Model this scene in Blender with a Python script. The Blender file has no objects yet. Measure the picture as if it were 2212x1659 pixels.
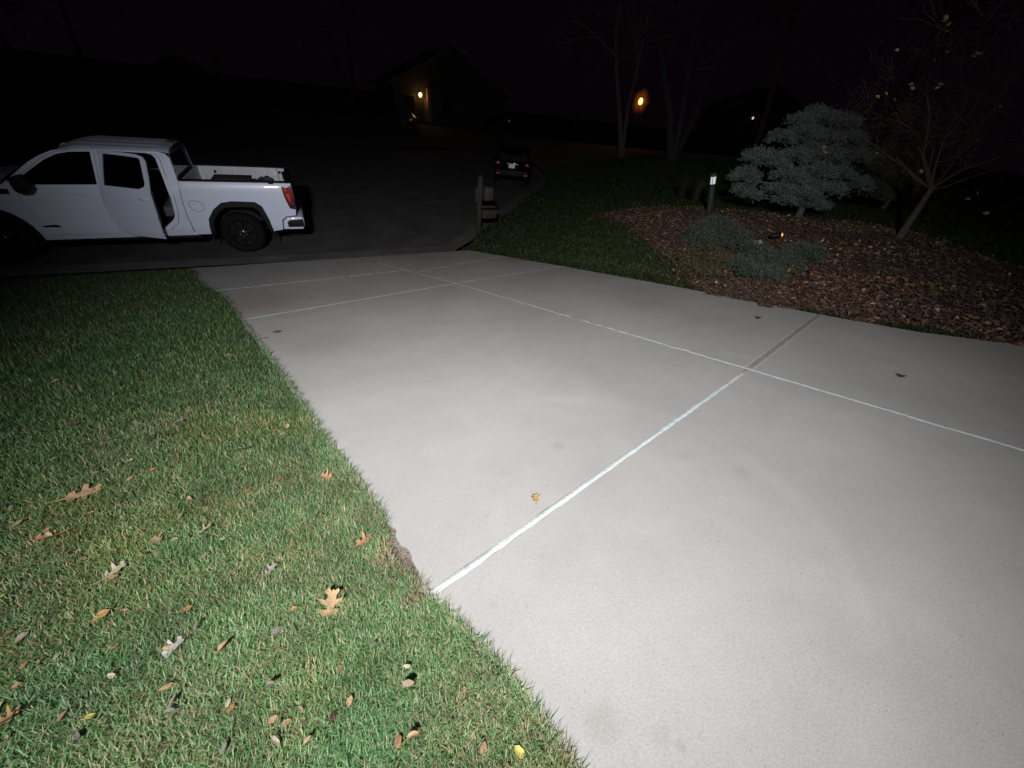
import bpy, bmesh, math, random
import numpy as np
from mathutils import Vector, Matrix, Euler, noise
from mathutils.geometry import delaunay_2d_cdt
random.seed(7); rng = np.random.default_rng(7)
R = math.radians
scene = bpy.context.scene
col = scene.collection

# ------------------------------------------------------------------ camera, world, light, exposure
F_PX, CX, CY, CAM_H = 798.0, 1106.0, 829.5, 3.2522
M = np.array([[0.89499403, -0.19494613, 0.40122524],
              [-0.43597916, -0.57258369, 0.69431267],
              [0.09438146, -0.79633154, -0.59745144]])
cam_data = bpy.data.cameras.new('camera')
cam_data.sensor_width = 36.0
cam_data.lens = 36.0 * F_PX / 2212.0
cam_data.clip_start = 0.02
cam_data.clip_end = 900.0
cam = bpy.data.objects.new('camera', cam_data); col.objects.link(cam)
rm = Matrix((M[0] * [1, -1, -1], M[1] * [1, -1, -1], M[2] * [1, -1, -1])).to_4x4()
cam.matrix_world = Matrix.Translation((0, 0, CAM_H)) @ rm
scene.camera = cam

world = bpy.data.worlds.new('World'); scene.world = world
world.use_nodes = True
wn = world.node_tree.nodes; wl = world.node_tree.links
bg = wn['Background']
sky = wn.new('ShaderNodeTexSky'); sky.sky_type = 'NISHITA'; sky.sun_disc = False
sky.sun_elevation = R(-9); sky.sun_rotation = R(200)
tint = wn.new('ShaderNodeMixRGB'); tint.blend_type = 'ADD'; tint.inputs[0].default_value = 1.0
tint.inputs[2].default_value = (0.060, 0.026, 0.058, 1)          # faint violet tint standing in for sensor noise in the night sky
wl.new(sky.outputs[0], tint.inputs[1]); wl.new(tint.outputs[0], bg.inputs[0])
bg.inputs[1].default_value = 0.032

# the four-headed work light standing left of and above the camera
LIGHT_P = Vector((-1.35, -1.58, 5.03))
LIGHT_T = Vector((4.05, 7.40, 1.0))
LIGHT_W = 790.0
fwd = (LIGHT_T - LIGHT_P).normalized()
sidev = fwd.cross(Vector((0, 0, 1))).normalized()
for dx in (-0.15, 0.15):
    for dz in (-0.13, 0.13):
        ld = bpy.data.lights.new('work_light', 'SPOT')
        ld.energy = LIGHT_W; ld.color = (1.0, 0.985, 0.975)
        ld.spot_size = R(97.9); ld.spot_blend = 1.0; ld.shadow_soft_size = 0.055
        lo = bpy.data.objects.new('work_light', ld); col.objects.link(lo)
        lo.location = LIGHT_P + sidev * dx + Vector((0, 0, dz))
        lo.rotation_euler = fwd.to_track_quat('-Z', 'Y').to_euler()

scene.view_settings.view_transform = 'Standard'
scene.view_settings.look = 'None'
scene.view_settings.exposure = 0.0
scene.view_settings.gamma = 1.0
scene.cycles.max_bounces = 5
scene.cycles.transparent_max_bounces = 12

# ------------------------------------------------------------------ camera-ray helpers (to find where things stand)
def ray(px, py):
    return M @ np.array([(px - CX) / F_PX, (py - CY) / F_PX, 1.0])
def at(px, py, depth):
    d = ray(px, py) * depth
    return Vector((d[0], d[1], d[2] + CAM_H))
def on_y(px, py, Y):
    d = ray(px, py); return at(px, py, Y / d[1])

# ------------------------------------------------------------------ terrain
def plane_z(x, y):
    return 1.8567 + 0.011267 * x - 0.193352 * y
LEFT = [(-6, 1.95), (-2, 0.92), (0.012, 0.373), (0.283, 0.297), (0.657, 0.135), (1.134, 0.055), (1.719, -0.105),
        (2.827, -0.365), (5.0, -0.95), (6.1, -1.22), (6.815, -1.45), (7.6, -1.78), (8.4, -2.02), (9.037, -2.15), (9.6, -2.4)]
RIGHT = [(-6, 8.4), (-2, 7.1), (0.565, 6.237), (1.211, 5.80), (2.053, 5.56), (3.882, 5.20), (6.367, 4.56), (9.2, 3.75), (9.6, 3.6)]
LY, LX = np.array(LEFT).T; RY, RX = np.array(RIGHT).T
def left_edge(y): return np.interp(y, LY, LX)
def right_edge(y): return np.interp(y, RY, RX)
KERB = [(3.55, 9.75), (4.2, 10.5), (4.9, 11.35), (6.7, 13.3), (9.0, 16.1), (11.4, 18.7), (13.6, 22.2), (15.2, 27.0), (16.0, 34.0), (18, 46)]
KX, KY = np.array(KERB).T
CTRL = []
for px, py, d in [(1532, 458, 8.6), (1720, 468, 8.8), (1940, 515, 6.9), (1545, 548, 7.0), (1670, 612, 5.6), (1850, 640, 4.95),
                  (2150, 560, 6.0), (2200, 680, 4.5), (2210, 480, 9.5), (1300, 480, 9.9), (1160, 490, 11.2), (1400, 560, 7.1), (1453, 345, 22.0)]:
    CTRL.append(tuple(at(px, py, d)))
for y in (-5, -2, 0.5, 2, 4, 6, 8, 9.4):
    x = float(right_edge(y)); CTRL.append((x, y, plane_z(x, y)))
for x, y in KERB[1:]: CTRL.append((x, y, 0.10))
CTRL += [(40, 20, 2.2), (40, 0, 2.6), (25, -8, 3.2), (30, 40, 1.2), (12, -5, 2.9)]
CP = np.array(CTRL)
def _tps_fit():
    P = CP[:, :2]; n = len(P)
    e = CP[:, 2] - plane_z(P[:, 0], P[:, 1])
    d2 = ((P[:, None] - P[None]) ** 2).sum(-1)
    K = 0.5 * d2 * np.log(d2 + 1e-9) + np.eye(n) * 0.15
    Q = np.concatenate([np.ones((n, 1)), P], 1)
    A = np.block([[K, Q], [Q.T, np.zeros((3, 3))]])
    return np.linalg.solve(A, np.concatenate([e, np.zeros(3)]))
TW = _tps_fit()
def terrain(x, y):
    x = np.asarray(x, float); y = np.asarray(y, float)
    sh = x.shape; xf = x.ravel(); yf = y.ravel()
    P = CP[:, :2]
    d2 = (xf[:, None] - P[None, :, 0]) ** 2 + (yf[:, None] - P[None, :, 1]) ** 2
    e = (0.5 * d2 * np.log(d2 + 1e-9)) @ TW[:len(P)] + TW[-3] + TW[-2] * xf + TW[-1] * yf
    s = np.clip((xf - right_edge(np.clip(yf, -6, 9.6))) / 0.7, 0, 1); s = s * s * (3 - 2 * s)
    zp = plane_z(xf, yf)
    right = zp + e * s
    left = np.maximum(zp, 0.0)
    z = np.where(s > 0, right, left)
    return z.reshape(sh)
def tz(x, y): return float(terrain(np.array([x]), np.array([y]))[0])
def hit(px, py, near=1.0, far=60.0):
    """first point of the terrain along the line of sight"""
    d = ray(px, py); s = np.arange(near, far, 0.01)
    p = d[None] * s[:, None]; p[:, 2] += CAM_H
    below = p[:, 2] <= terrain(p[:, 0], p[:, 1])
    i = int(np.argmax(below)) if below.any() else len(s) - 1
    q = p[i]; return Vector((q[0], q[1], float(terrain(q[:1], q[1:2])[0])))

# ------------------------------------------------------------------ materials
def new_mat(name):
    m = bpy.data.materials.new(name); m.use_nodes = True
    return m, m.node_tree.nodes, m.node_tree.links, m.node_tree.nodes['Principled BSDF']
def mat(name, c, rough=0.6, var=0.25, scale=8.0, bump=0.0, bscale=60.0, metal=0.0, coat=0.0, spec=0.5):
    m, n, l, b = new_mat(name)
    tc = n.new('ShaderNodeTexCoord'); nz = n.new('ShaderNodeTexNoise')
    nz.inputs['Scale'].default_value = scale; nz.inputs['Detail'].default_value = 6
    l.new(tc.outputs['Object'], nz.inputs['Vector'])
    rp = n.new('ShaderNodeValToRGB')
    rp.color_ramp.elements[0].position = 0.3; rp.color_ramp.elements[1].position = 0.7
    rp.color_ramp.elements[0].color = (*[v * (1 - var) for v in c], 1)
    rp.color_ramp.elements[1].color = (*[min(1, v * (1 + var * .6)) for v in c], 1)
    l.new(nz.outputs[0], rp.inputs[0]); l.new(rp.outputs[0], b.inputs['Base Color'])
    b.inputs['Roughness'].default_value = rough; b.inputs['Metallic'].default_value = metal
    b.inputs['Coat Weight'].default_value = coat; b.inputs['Coat Roughness'].default_value = 0.04
    b.inputs['Specular IOR Level'].default_value = spec
    if bump:
        n2 = n.new('ShaderNodeTexNoise'); n2.inputs['Scale'].default_value = bscale; n2.inputs['Detail'].default_value = 5
        l.new(tc.outputs['Object'], n2.inputs['Vector'])
        bp = n.new('ShaderNodeBump'); bp.inputs['Strength'].default_value = bump; bp.inputs['Distance'].default_value = 0.02
        l.new(n2.outputs[0], bp.inputs['Height']); l.new(bp.outputs[0], b.inputs['Normal'])
    return m
def emit(name, c, s):
    m, n, l, b = new_mat(name)
    b.inputs['Base Color'].default_value = (*c, 1); b.inputs['Emission Color'].default_value = (*c, 1)
    b.inputs['Emission Strength'].default_value = s
    return m
def glass(name, tintc, ior=1.45):
    m, n, l, b = new_mat(name)
    t = n.new('ShaderNodeBsdfTransparent'); t.inputs[0].default_value = (*tintc, 1)
    g = n.new('ShaderNodeBsdfGlossy'); g.inputs['Roughness'].default_value = 0.02
    fr = n.new('ShaderNodeFresnel'); fr.inputs[0].default_value = ior
    mx = n.new('ShaderNodeMixShader')
    l.new(fr.outputs[0], mx.inputs[0]); l.new(t.outputs[0], mx.inputs[1]); l.new(g.outputs[0], mx.inputs[2])
    l.new(mx.outputs[0], n['Material Output'].inputs[0])
    return m
def vcol_mat(name, rough=0.7, noise_amt=0.25, nscale=3.0, trans=0.0, patch=None):
    """colour comes from the per-blade / per-leaf attribute, varied by large patches"""
    m, n, l, b = new_mat(name)
    a = n.new('ShaderNodeAttribute'); a.attribute_name = 'tone'
    tc = n.new('ShaderNodeTexCoord'); nz = n.new('ShaderNodeTexNoise'); nz.inputs['Scale'].default_value = nscale
    nz.inputs['Detail'].default_value = 4
    l.new(tc.outputs['Object'], nz.inputs['Vector'])
    src = a.outputs['Color']
    if patch:
        mp = n.new('ShaderNodeMapRange'); mp.inputs[1].default_value = 0.50; mp.inputs[2].default_value = 0.72
        l.new(nz.outputs[0], mp.inputs[0])
        mx = n.new('ShaderNodeMixRGB'); mx.blend_type = 'MULTIPLY'; mx.inputs[2].default_value = (*patch, 1)
        l.new(mp.outputs[0], mx.inputs[0]); l.new(src, mx.inputs[1]); src = mx.outputs[0]
    hs = n.new('ShaderNodeHueSaturation')
    m2 = n.new('ShaderNodeMapRange'); m2.inputs[3].default_value = 1 - noise_amt; m2.inputs[4].default_value = 1 + noise_amt
    nz2 = n.new('ShaderNodeTexNoise'); nz2.inputs['Scale'].default_value = nscale * 3.7; nz2.inputs['Detail'].default_value = 3
    l.new(tc.outputs['Object'], nz2.inputs['Vector'])
    m2.inputs[1].default_value = 0.3; m2.inputs[2].default_value = 0.7
    l.new(nz2.outputs[0], m2.inputs[0]); l.new(m2.outputs[0], hs.inputs['Value']); l.new(src, hs.inputs['Color'])
    l.new(hs.outputs[0], b.inputs['Base Color'])
    b.inputs['Roughness'].default_value = rough; b.inputs['Specular IOR Level'].default_value = 0.3
    if trans:                                                             # thin blades let light through
        tl = n.new('ShaderNodeBsdfTranslucent'); l.new(hs.outputs[0], tl.inputs[0])
        mx = n.new('ShaderNodeMixShader'); mx.inputs[0].default_value = trans
        l.new(b.outputs[0], mx.inputs[1]); l.new(tl.outputs[0], mx.inputs[2]); l.new(mx.outputs[0], n['Material Output'].inputs[0])
    return m

def slab_pt(px, py):
    d = ray(px, py); k = plane_z(0, 0) - CAM_H
    s = k / (d[2] - 0.011267 * d[0] + 0.193352 * d[1]); return d[0] * s, d[1] * s
_p = [np.array(slab_pt(*q)) for q in ((1640, 1010), (1880, 1350), (1850, 1620))]
_A = np.array([2 * (_p[1] - _p[0]), 2 * (_p[2] - _p[0])]); _b = np.array([(_p[1] ** 2 - _p[0] ** 2).sum(), (_p[2] ** 2 - _p[0] ** 2).sum()])
_c = np.linalg.solve(_A, _b); ARC = (_c[0], _c[1], float(np.linalg.norm(_p[0] - _c)))
STAINS = [(*slab_pt(x, y), r, cc) for x, y, r, cc in [(1480, 985, .07, (.95, .94, .93)), (1600, 1020, .06, (.94, .935, .93)), (1205, 964, .05, (.90, .90, .89)), (1425, 1590, .035, (.93, .925, .92)), (1470, 1612, .02, (.88, .875, .87)),
          (560, 655, .75, (.84, .78, .74)), (1120, 560, .5, (.86, .80, .76)), (1300, 1560, .07, (.90, .89, .88)), (1750, 1350, .22, (.97, .965, .96)), (700, 740, .5, (.92, .91, .90)), (1950, 1500, .25, (.97, .965, .96))]]
def concrete_mat():
    m, n, l, b = new_mat('broom_finished_concrete')
    tc = n.new('ShaderNodeTexCoord')
    def nz(scale, detail=6, rough=0.6):
        q = n.new('ShaderNodeTexNoise'); q.inputs['Scale'].default_value = scale; q.inputs['Detail'].default_value = detail
        q.inputs['Roughness'].default_value = rough; l.new(tc.outputs['Object'], q.inputs['Vector']); return q
    def ramp(src, p0, c0, p1, c1):
        r = n.new('ShaderNodeValToRGB'); e = r.color_ramp.elements
        e[0].position, e[0].color, e[1].position, e[1].color = p0, (*c0, 1), p1, (*c1, 1)
        l.new(src, r.inputs[0]); return r
    def mix(mode, f, a, c):
        q = n.new('ShaderNodeMixRGB'); q.blend_type = mode
        if isinstance(f, float): q.inputs[0].default_value = f
        else: l.new(f, q.inputs[0])
        l.new(a, q.inputs[1]); l.new(c, q.inputs[2]); return q
    base = ramp(nz(0.7).outputs[0], 0.3, (0.378, 0.373, 0.368), 0.7, (0.432, 0.432, 0.428))
    blot = ramp(nz(4.5, 8, 0.7).outputs[0], 0.30, (0.93, 0.925, 0.915), 0.66, (1, 1, 1))
    grain = ramp(nz(170, 4, 0.75).outputs[0], 0.30, (0.82, 0.815, 0.81), 0.62, (1.05, 1.045, 1.04))
    pits = ramp(nz(85, 3, 0.9).outputs[0], 0.27, (0.45, 0.43, 0.42), 0.335, (1, 1, 1))
    stain = ramp(nz(1.9, 9, 0.8).outputs[0], 0.20, (0.60, 0.57, 0.53), 0.36, (1, 1, 1))
    c = mix('MULTIPLY', 1.0, base.outputs[0], blot.outputs[0])
    c = mix('MULTIPLY', 1.0, c.outputs[0], grain.outputs[0])
    c = mix('MULTIPLY', 0.8, c.outputs[0], pits.outputs[0])
    c = mix('MULTIPLY', 0.8, c.outputs[0], stain.outputs[0])
    big = ramp(nz(0.35, 4, 0.5).outputs[0], 0.35, (0.93, 0.93, 0.94), 0.65, (1.05, 1.045, 1.04))
    c = mix('MULTIPLY', 1.0, c.outputs[0], big.outputs[0])
    def spot(cx, cy, r, col_, squash=1.0):                                 # stains worn into the slab at their own places
        mpn = n.new('ShaderNodeMapping'); mpn.inputs['Location'].default_value = (-cx / r, -cy / r * squash, 0); mpn.inputs['Scale'].default_value = (1 / r, squash / r, 0)
        l.new(tc.outputs['Object'], mpn.inputs[0])
        wob = n.new('ShaderNodeMixRGB'); wob.blend_type = 'ADD'; wob.inputs[0].default_value = 0.9; l.new(mpn.outputs[0], wob.inputs[1]); l.new(nz(9, 6, .7).outputs[1], wob.inputs[2])
        sb = n.new('ShaderNodeVectorMath'); sb.operation = 'SUBTRACT'; sb.inputs[1].default_value = (.45, .45, .45); l.new(wob.outputs[0], sb.inputs[0])
        ln_ = n.new('ShaderNodeVectorMath'); ln_.operation = 'LENGTH'; l.new(sb.outputs[0], ln_.inputs[0])
        return ramp(ln_.outputs['Value'], 0.35, col_, 1.0, (1, 1, 1))
    for cx, cy, r, cc in STAINS:
        c = mix('MULTIPLY', 1.0, c.outputs[0], spot(cx, cy, r, cc).outputs[0])
    cx, cy, rad = ARC                                                       # faint pale arc left by a turning tyre
    vm = n.new('ShaderNodeVectorMath'); vm.operation = 'DISTANCE'; vm.inputs[1].default_value = (cx, cy, 0)
    sx = n.new('ShaderNodeVectorMath'); sx.operation = 'MULTIPLY'; sx.inputs[1].default_value = (1, 1, 0)
    l.new(tc.outputs['Object'], sx.inputs[0]); l.new(sx.outputs[0], vm.inputs[0])
    df = n.new('ShaderNodeMath'); df.operation = 'SUBTRACT'; df.inputs[1].default_value = rad; l.new(vm.outputs['Value'], df.inputs[0])
    ab = n.new('ShaderNodeMath'); ab.operation = 'ABSOLUTE'; l.new(df.outputs[0], ab.inputs[0])
    c = mix('MULTIPLY', 1.0, c.outputs[0], ramp(ab.outputs[0], 0.0, (1.055, 1.05, 1.045), 0.085, (1, 1, 1)).outputs[0])
    xm = n.new('ShaderNodeSeparateXYZ'); l.new(tc.outputs['Object'], xm.inputs[0])
    mr = n.new('ShaderNodeMapRange'); mr.inputs[1].default_value = min(q[0] for q in _p) - .1; mr.inputs[2].default_value = min(q[0] for q in _p) + .35
    l.new(xm.outputs[0], mr.inputs[0]); l.new(mr.outputs[0], c.inputs[0])
    l.new(c.outputs[0], b.inputs['Base Color'])
    b.inputs['Roughness'].default_value = 0.85
    b.inputs['Diffuse Roughness'].default_value = 0.0
    b.inputs['Specular IOR Level'].default_value = 0.08
    bp = n.new('ShaderNodeBump'); bp.inputs['Strength'].default_value = 0.35; bp.inputs['Distance'].default_value = 0.003
    l.new(nz(120, 5, 0.7).outputs[0], bp.inputs['Height']); l.new(bp.outputs[0], b.inputs['Normal'])
    return m

MAT = dict(
    concrete=concrete_mat(),
    asphalt=mat('old_asphalt', (0.070, 0.066, 0.066), 0.9, 0.35, 1.2, 0.8, 120),
    gutter=mat('gutter_concrete', (0.10, 0.095, 0.092), 0.9, 0.3, 2.0, 0.5, 90),
    soil=mat('lawn_soil', (0.070, 0.085, 0.042), 0.95, 0.5, 14, 0.9, 60),
    dirt=mat('bare_dirt', (0.22, 0.18, 0.145), 0.95, 0.45, 60, 0.6, 140),
    farsoil=mat('far_ground', (0.035, 0.035, 0.022), 0.95, 0.4, 0.6, 0.5, 20),
    mulch=mat('shredded_mulch', (0.098, 0.064, 0.050), 0.95, 0.6, 22, 1.0, 70),
    caulk=mat('white_sealant', (0.53, 0.58, 0.60), 0.45, 0.10, 14, 0.3, 40),
    caulk2=mat('pale_blue_sealant', (0.52, 0.60, 0.63), 0.45, 0.12, 10, 0.3, 40),
    caulk3=mat('dusty_sealant', (0.52, 0.51, 0.49), 0.7, 0.45, 9, 0.3, 40),
    groove=mat('dark_joint_groove', (0.275, 0.272, 0.268), 0.9, 0.3, 30),
    white=mat('white_car_paint', (0.63, 0.70, 0.88), 0.35, 0.02, 2.0, coat=0.7),
    bedwhite=mat('white_bed_paint', (0.60, 0.63, 0.68), 0.5, 0.10, 6.0),
    black=mat('black_plastic', (0.0075, 0.0075, 0.008), 0.6, 0.2, 20, 0.2, 90, spec=0.25),
    gloss=mat('gloss_black_metal', (0.012, 0.012, 0.013), 0.22, 0.1, 20, coat=0.5),
    rubber=mat('tyre_rubber', (0.0065, 0.0065, 0.0065), 0.9, 0.25, 30, 0.5, 60, spec=0.2),
    chrome=mat('bright_metal', (0.75, 0.75, 0.76), 0.22, 0.05, 20, metal=1.0),
    cabin=mat('charcoal_upholstery', (0.028, 0.028, 0.031), 0.8, 0.25, 25, 0.3, 120),
    cabin2=mat('grey_upholstery', (0.10, 0.105, 0.12), 0.8, 0.25, 25, 0.3, 120),
    red=mat('red_lens', (0.22, 0.004, 0.004), 0.18, 0.25, 30, coat=0.6),
    redhot=mat('bright_red_reflector', (0.90, 0.022, 0.012), 0.3, 0.1, 30),
    winglass=glass('tinted_car_glass', (0.22, 0.22, 0.24)),
    darkcar=mat('dark_blue_car_paint', (0.0018, 0.002, 0.003), 0.06, 0.1, 4, spec=0.4),
    silvercar=mat('grey_car_paint', (0.06, 0.06, 0.065), 0.3, 0.1, 4, coat=0.6),
    plate=mat('reflective_plate', (0.95, 0.95, 0.98), 0.4, 0.05, 30),
    wood=mat('weathered_post_wood', (0.034, 0.028, 0.023), 0.85, 0.35, 12, 0.6, 40),
    boxgrey=mat('grey_painted_sheet', (0.040, 0.039, 0.037), 0.6, 0.15, 8),
    bark=mat('grey_brown_bark', (0.085, 0.072, 0.062), 0.9, 0.4, 18, 0.9, 50),
    palebark=mat('pale_grey_bark', (0.038, 0.033, 0.032), 0.9, 0.4, 6, 0.8, 30),
    twig=mat('brown_twigs', (0.046, 0.026, 0.020), 0.85, 0.35, 12),
    siding=mat('dark_brown_siding', (0.012, 0.0095, 0.008), 0.8, 0.2, 3),
    brick=mat('brown_brick', (0.20, 0.11, 0.07), 0.85, 0.35, 14, 0.5, 30),
    shingle=mat('dark_roof_shingle', (0.05, 0.045, 0.045), 0.9, 0.3, 4, 0.5, 20),
    trim=mat('house_trim', (0.042, 0.04, 0.038), 0.6, 0.1, 4),
    rock=mat('pale_landscape_rock', (0.40, 0.39, 0.36), 0.85, 0.25, 20, 0.7, 40),
    tarp=mat('dark_blue_canvas', (0.035, 0.055, 0.075), 0.7, 0.3, 12, 0.4, 40),
    darkwood=mat('dark_board', (0.045, 0.042, 0.042), 0.7, 0.3, 12, 0.4, 40),
    greenmetal=mat('dark_green_metal', (0.026, 0.034, 0.029), 0.6, 0.25, 15),
    needle=vcol_mat('spruce_needles', 0.7, 0.3, 2.5),
    juniper=vcol_mat('juniper_needles', 0.7, 0.3, 5),
    blade=vcol_mat('grass_blades', 0.45, 0.22, 1.5, trans=0.3, patch=(1.22, 1.04, 0.85)),
    litter=vcol_mat('dry_leaf_litter', 0.8, 0.2, 9),
    leafy=vcol_mat('autumn_leaf', 0.7, 0.2, 40),
    porch=emit('warm_porch_bulb', (1.0, 0.66, 0.22), 5.0),
    sodium=emit('orange_lantern_bulb', (1.0, 0.55, 0.14), 6.0),
    amber=emit('amber_bulb', (1.0, 0.50, 0.05), 1.6),
    whitelens=emit('glowing_lens', (0.9, 0.95, 1.0), 0.28),  # bollard lens made to glow in place of the light it throws back
    dimlens=emit('dim_white_bulb', (1.0, 0.75, 0.7), 0.8),
)

# ------------------------------------------------------------------ object helpers
def tag(o, label=None, cat=None, group=None, kind=None):
    if label: o['label'] = label
    if cat: o['category'] = cat
    if group: o['group'] = group
    if kind: o['kind'] = kind
    return o
def empty(name, loc, label, cat, group=None, rz=0.0):
    o = bpy.data.objects.new(name, None); col.objects.link(o)
    o.location = loc; o.rotation_euler = (0, 0, rz); o.empty_display_size = 0.2
    return tag(o, label, cat, group)
def copy_tree(o, parent=None):
    c = o.copy(); col.objects.link(c)
    if parent: c.parent = parent
    for ch in list(o.children): copy_tree(ch, c)
    return c

class MB:
    """collects shapes; build() links them as one mesh object"""
    def __init__(s): s.v = []; s.f = []
    def add(s, vs, fs):
        k = len(s.v); s.v += [tuple(p) for p in vs]; s.f += [tuple(i + k for i in f) for f in fs]; return s
    def box(s, c, d, rot=None, taper=1.0):
        vs = []
        for x, y, z in ((-1, -1, -1), (1, -1, -1), (1, 1, -1), (-1, 1, -1), (-1, -1, 1), (1, -1, 1), (1, 1, 1), (-1, 1, 1)):
            t = taper if z > 0 else 1.0
            p = Vector((x * d[0] / 2 * t, y * d[1] / 2 * t, z * d[2] / 2))
            if rot is not None: p = rot @ p
            vs.append(p + Vector(c))
        return s.add(vs, [(0, 3, 2, 1), (4, 5, 6, 7), (0, 1, 5, 4), (1, 2, 6, 5), (2, 3, 7, 6), (3, 0, 4, 7)])
    def tube(s, pts, rad, n=6, cap=True):
        pts = [Vector(p) for p in pts]; vs = []; fs = []
        if isinstance(rad, (int, float)): rad = [rad] * len(pts)
        up = Vector((0.13, 0.21, 1.0))
        for i, p in enumerate(pts):
            t = (pts[min(i + 1, len(pts) - 1)] - pts[max(i - 1, 0)]).normalized()
            a = t.cross(up)
            if a.length < 1e-3: a = t.cross(Vector((1, 0, 0)))
            a.normalize(); b = t.cross(a)
            for k in range(n):
                q = 2 * math.pi * k / n
                vs.append(p + (a * math.cos(q) + b * math.sin(q)) * rad[i])
        for i in range(len(pts) - 1):
            for k in range(n):
                fs.append((i * n + k, i * n + (k + 1) % n, (i + 1) * n + (k + 1) % n, (i + 1) * n + k))
        if cap:
            fs.append(tuple(range(n - 1, -1, -1))); fs.append(tuple((len(pts) - 1) * n + k for k in range(n)))
        return s.add(vs, fs)
    def lathe(s, prof, c, axis='z', n=24):
        vs = []; fs = []
        for r, h in prof:
            for k in range(n):
                q = 2 * math.pi * k / n
                if axis == 'z': vs.append((c[0] + r * math.cos(q), c[1] + r * math.sin(q), c[2] + h))
                else: vs.append((c[0] + r * math.cos(q), c[1] + h, c[2] + r * math.sin(q)))
        for i in range(len(prof) - 1):
            for k in range(n):
                fs.append((i * n + k, i * n + (k + 1) % n, (i + 1) * n + (k + 1) % n, (i + 1) * n + k))
        return s.add(vs, fs)
    def prism(s, poly, fn, a, b):
        """polygon (p,q) swept from level a to level b; fn(p,q,level) gives the point"""
        n = len(poly)
        vs = [fn(p, q, a) for p, q in poly] + [fn(p, q, b) for p, q in poly]
        fs = [tuple(range(n - 1, -1, -1)), tuple(range(n, 2 * n))]
        fs += [(i, (i + 1) % n, n + (i + 1) % n, n + i) for i in range(n)]
        return s.add(vs, fs)
    def grid(s, nu, nv, fn):
        vs = [fn(i / (nu - 1), j / (nv - 1)) for j in range(nv) for i in range(nu)]
        fs = [(j * nu + i, j * nu + i + 1, (j + 1) * nu + i + 1, (j + 1) * nu + i) for j in range(nv - 1) for i in range(nu - 1)]
        return s.add(vs, fs)
    def ball(s, c, r, nu=12, nv=8, jit=0.0, squash=(1, 1, 1)):
        def fn(u, v):
            a = 2 * math.pi * u; b = math.pi * v
            d = Vector((math.cos(a) * math.sin(b), math.sin(a) * math.sin(b), math.cos(b)))
            k = 1 + jit * noise.noise(d * 2.3 + Vector(c))
            return Vector(c) + Vector((d.x * squash[0], d.y * squash[1], d.z * squash[2])) * r * k
        return s.grid(nu, nv, fn)
    def build(s, name, m, parent=None, smooth=True, angle=35, origin=None, bevel=0.0):
        org = Vector(origin) if origin is not None else (Vector(parent_world(parent)) if parent else Vector((0, 0, 0)))
        me = bpy.data.meshes.new(name)
        me.from_pydata([tuple(Vector(p) - org) for p in s.v], [], s.f)
        bm = bmesh.new(); bm.from_mesh(me)
        bmesh.ops.remove_doubles(bm, verts=bm.verts, dist=1e-5)
        bmesh.ops.recalc_face_normals(bm, faces=bm.faces)
        if bevel > 0:
            es = [e for e in bm.edges if len(e.link_faces) == 2 and e.calc_face_angle(0) > R(40)]
            bmesh.ops.bevel(bm, geom=es, offset=bevel, segments=2, affect='EDGES', profile=0.5, clamp_overlap=True)
        bm.to_mesh(me); bm.free()
        if smooth:
            me.polygons.foreach_set('use_smooth', [True] * len(me.polygons))
            me.set_sharp_from_angle(angle=R(angle))
        me.materials.append(m)
        o = bpy.data.objects.new(name, me); col.objects.link(o)
        if parent: o.parent = parent
        else: o.location = org
        return o
def parent_world(o):
    p = Vector((0, 0, 0))
    while o is not None: p += o.location; o = o.parent
    return p
def np_mesh(name, V, quads=None, tris=None, m=None, tone=None, kind=None, parent=None, smooth=False, origin=None):
    """fast mesh from arrays (grass, needles, litter)"""
    me = bpy.data.meshes.new(name)
    if origin is not None: V = V - np.array(origin)
    nq = 0 if quads is None else len(quads); nt = 0 if tris is None else len(tris)
    me.vertices.add(len(V)); me.vertices.foreach_set('co', V.astype(np.float32).ravel())
    li = []; ls = []; k = 0
    if nq: li.append(quads.ravel()); ls.append(np.arange(nq) * 4); k = nq * 4
    if nt: li.append(tris.ravel()); ls.append(k + np.arange(nt) * 3)
    li = np.concatenate(li).astype(np.int32); ls = np.concatenate(ls).astype(np.int32)
    me.loops.add(len(li)); me.loops.foreach_set('vertex_index', li)
    me.polygons.add(nq + nt); me.polygons.foreach_set('loop_start', ls)
    if tone is not None:
        at_ = me.color_attributes.new('tone', 'FLOAT_COLOR', 'POINT')
        c4 = np.ones((len(V), 4), np.float32); c4[:, :3] = tone
        at_.data.foreach_set('color', c4.ravel())
    me.update(calc_edges=True); me.validate()
    if smooth: me.polygons.foreach_set('use_smooth', [True] * len(me.polygons))
    me.materials.append(m)
    o = bpy.data.objects.new(name, me); col.objects.link(o)
    if parent: o.parent = parent
    elif origin is not None: o.location = origin
    if kind: o['kind'] = kind
    return o

def in_poly(px, py, poly):
    inside = np.zeros(np.shape(px), bool); n = len(poly)
    for i in range(n):
        x0, y0 = poly[i]; x1, y1 = poly[(i + 1) % n]
        c = ((y0 > py) != (y1 > py)) & (px < (x1 - x0) * (py - y0) / ((y1 - y0) if y1 != y0 else 1e-12) + x0)
        inside ^= c
    return inside

# ------------------------------------------------------------------ the ground
g = MB(); g.add([(-400, -400, -0.25), (400, -400, -0.25), (400, 400, -0.25), (-400, 400, -0.25)], [(0, 1, 2, 3)])
g.build('ground', MAT['farsoil'], smooth=False)['kind'] = 'structure'

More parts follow.
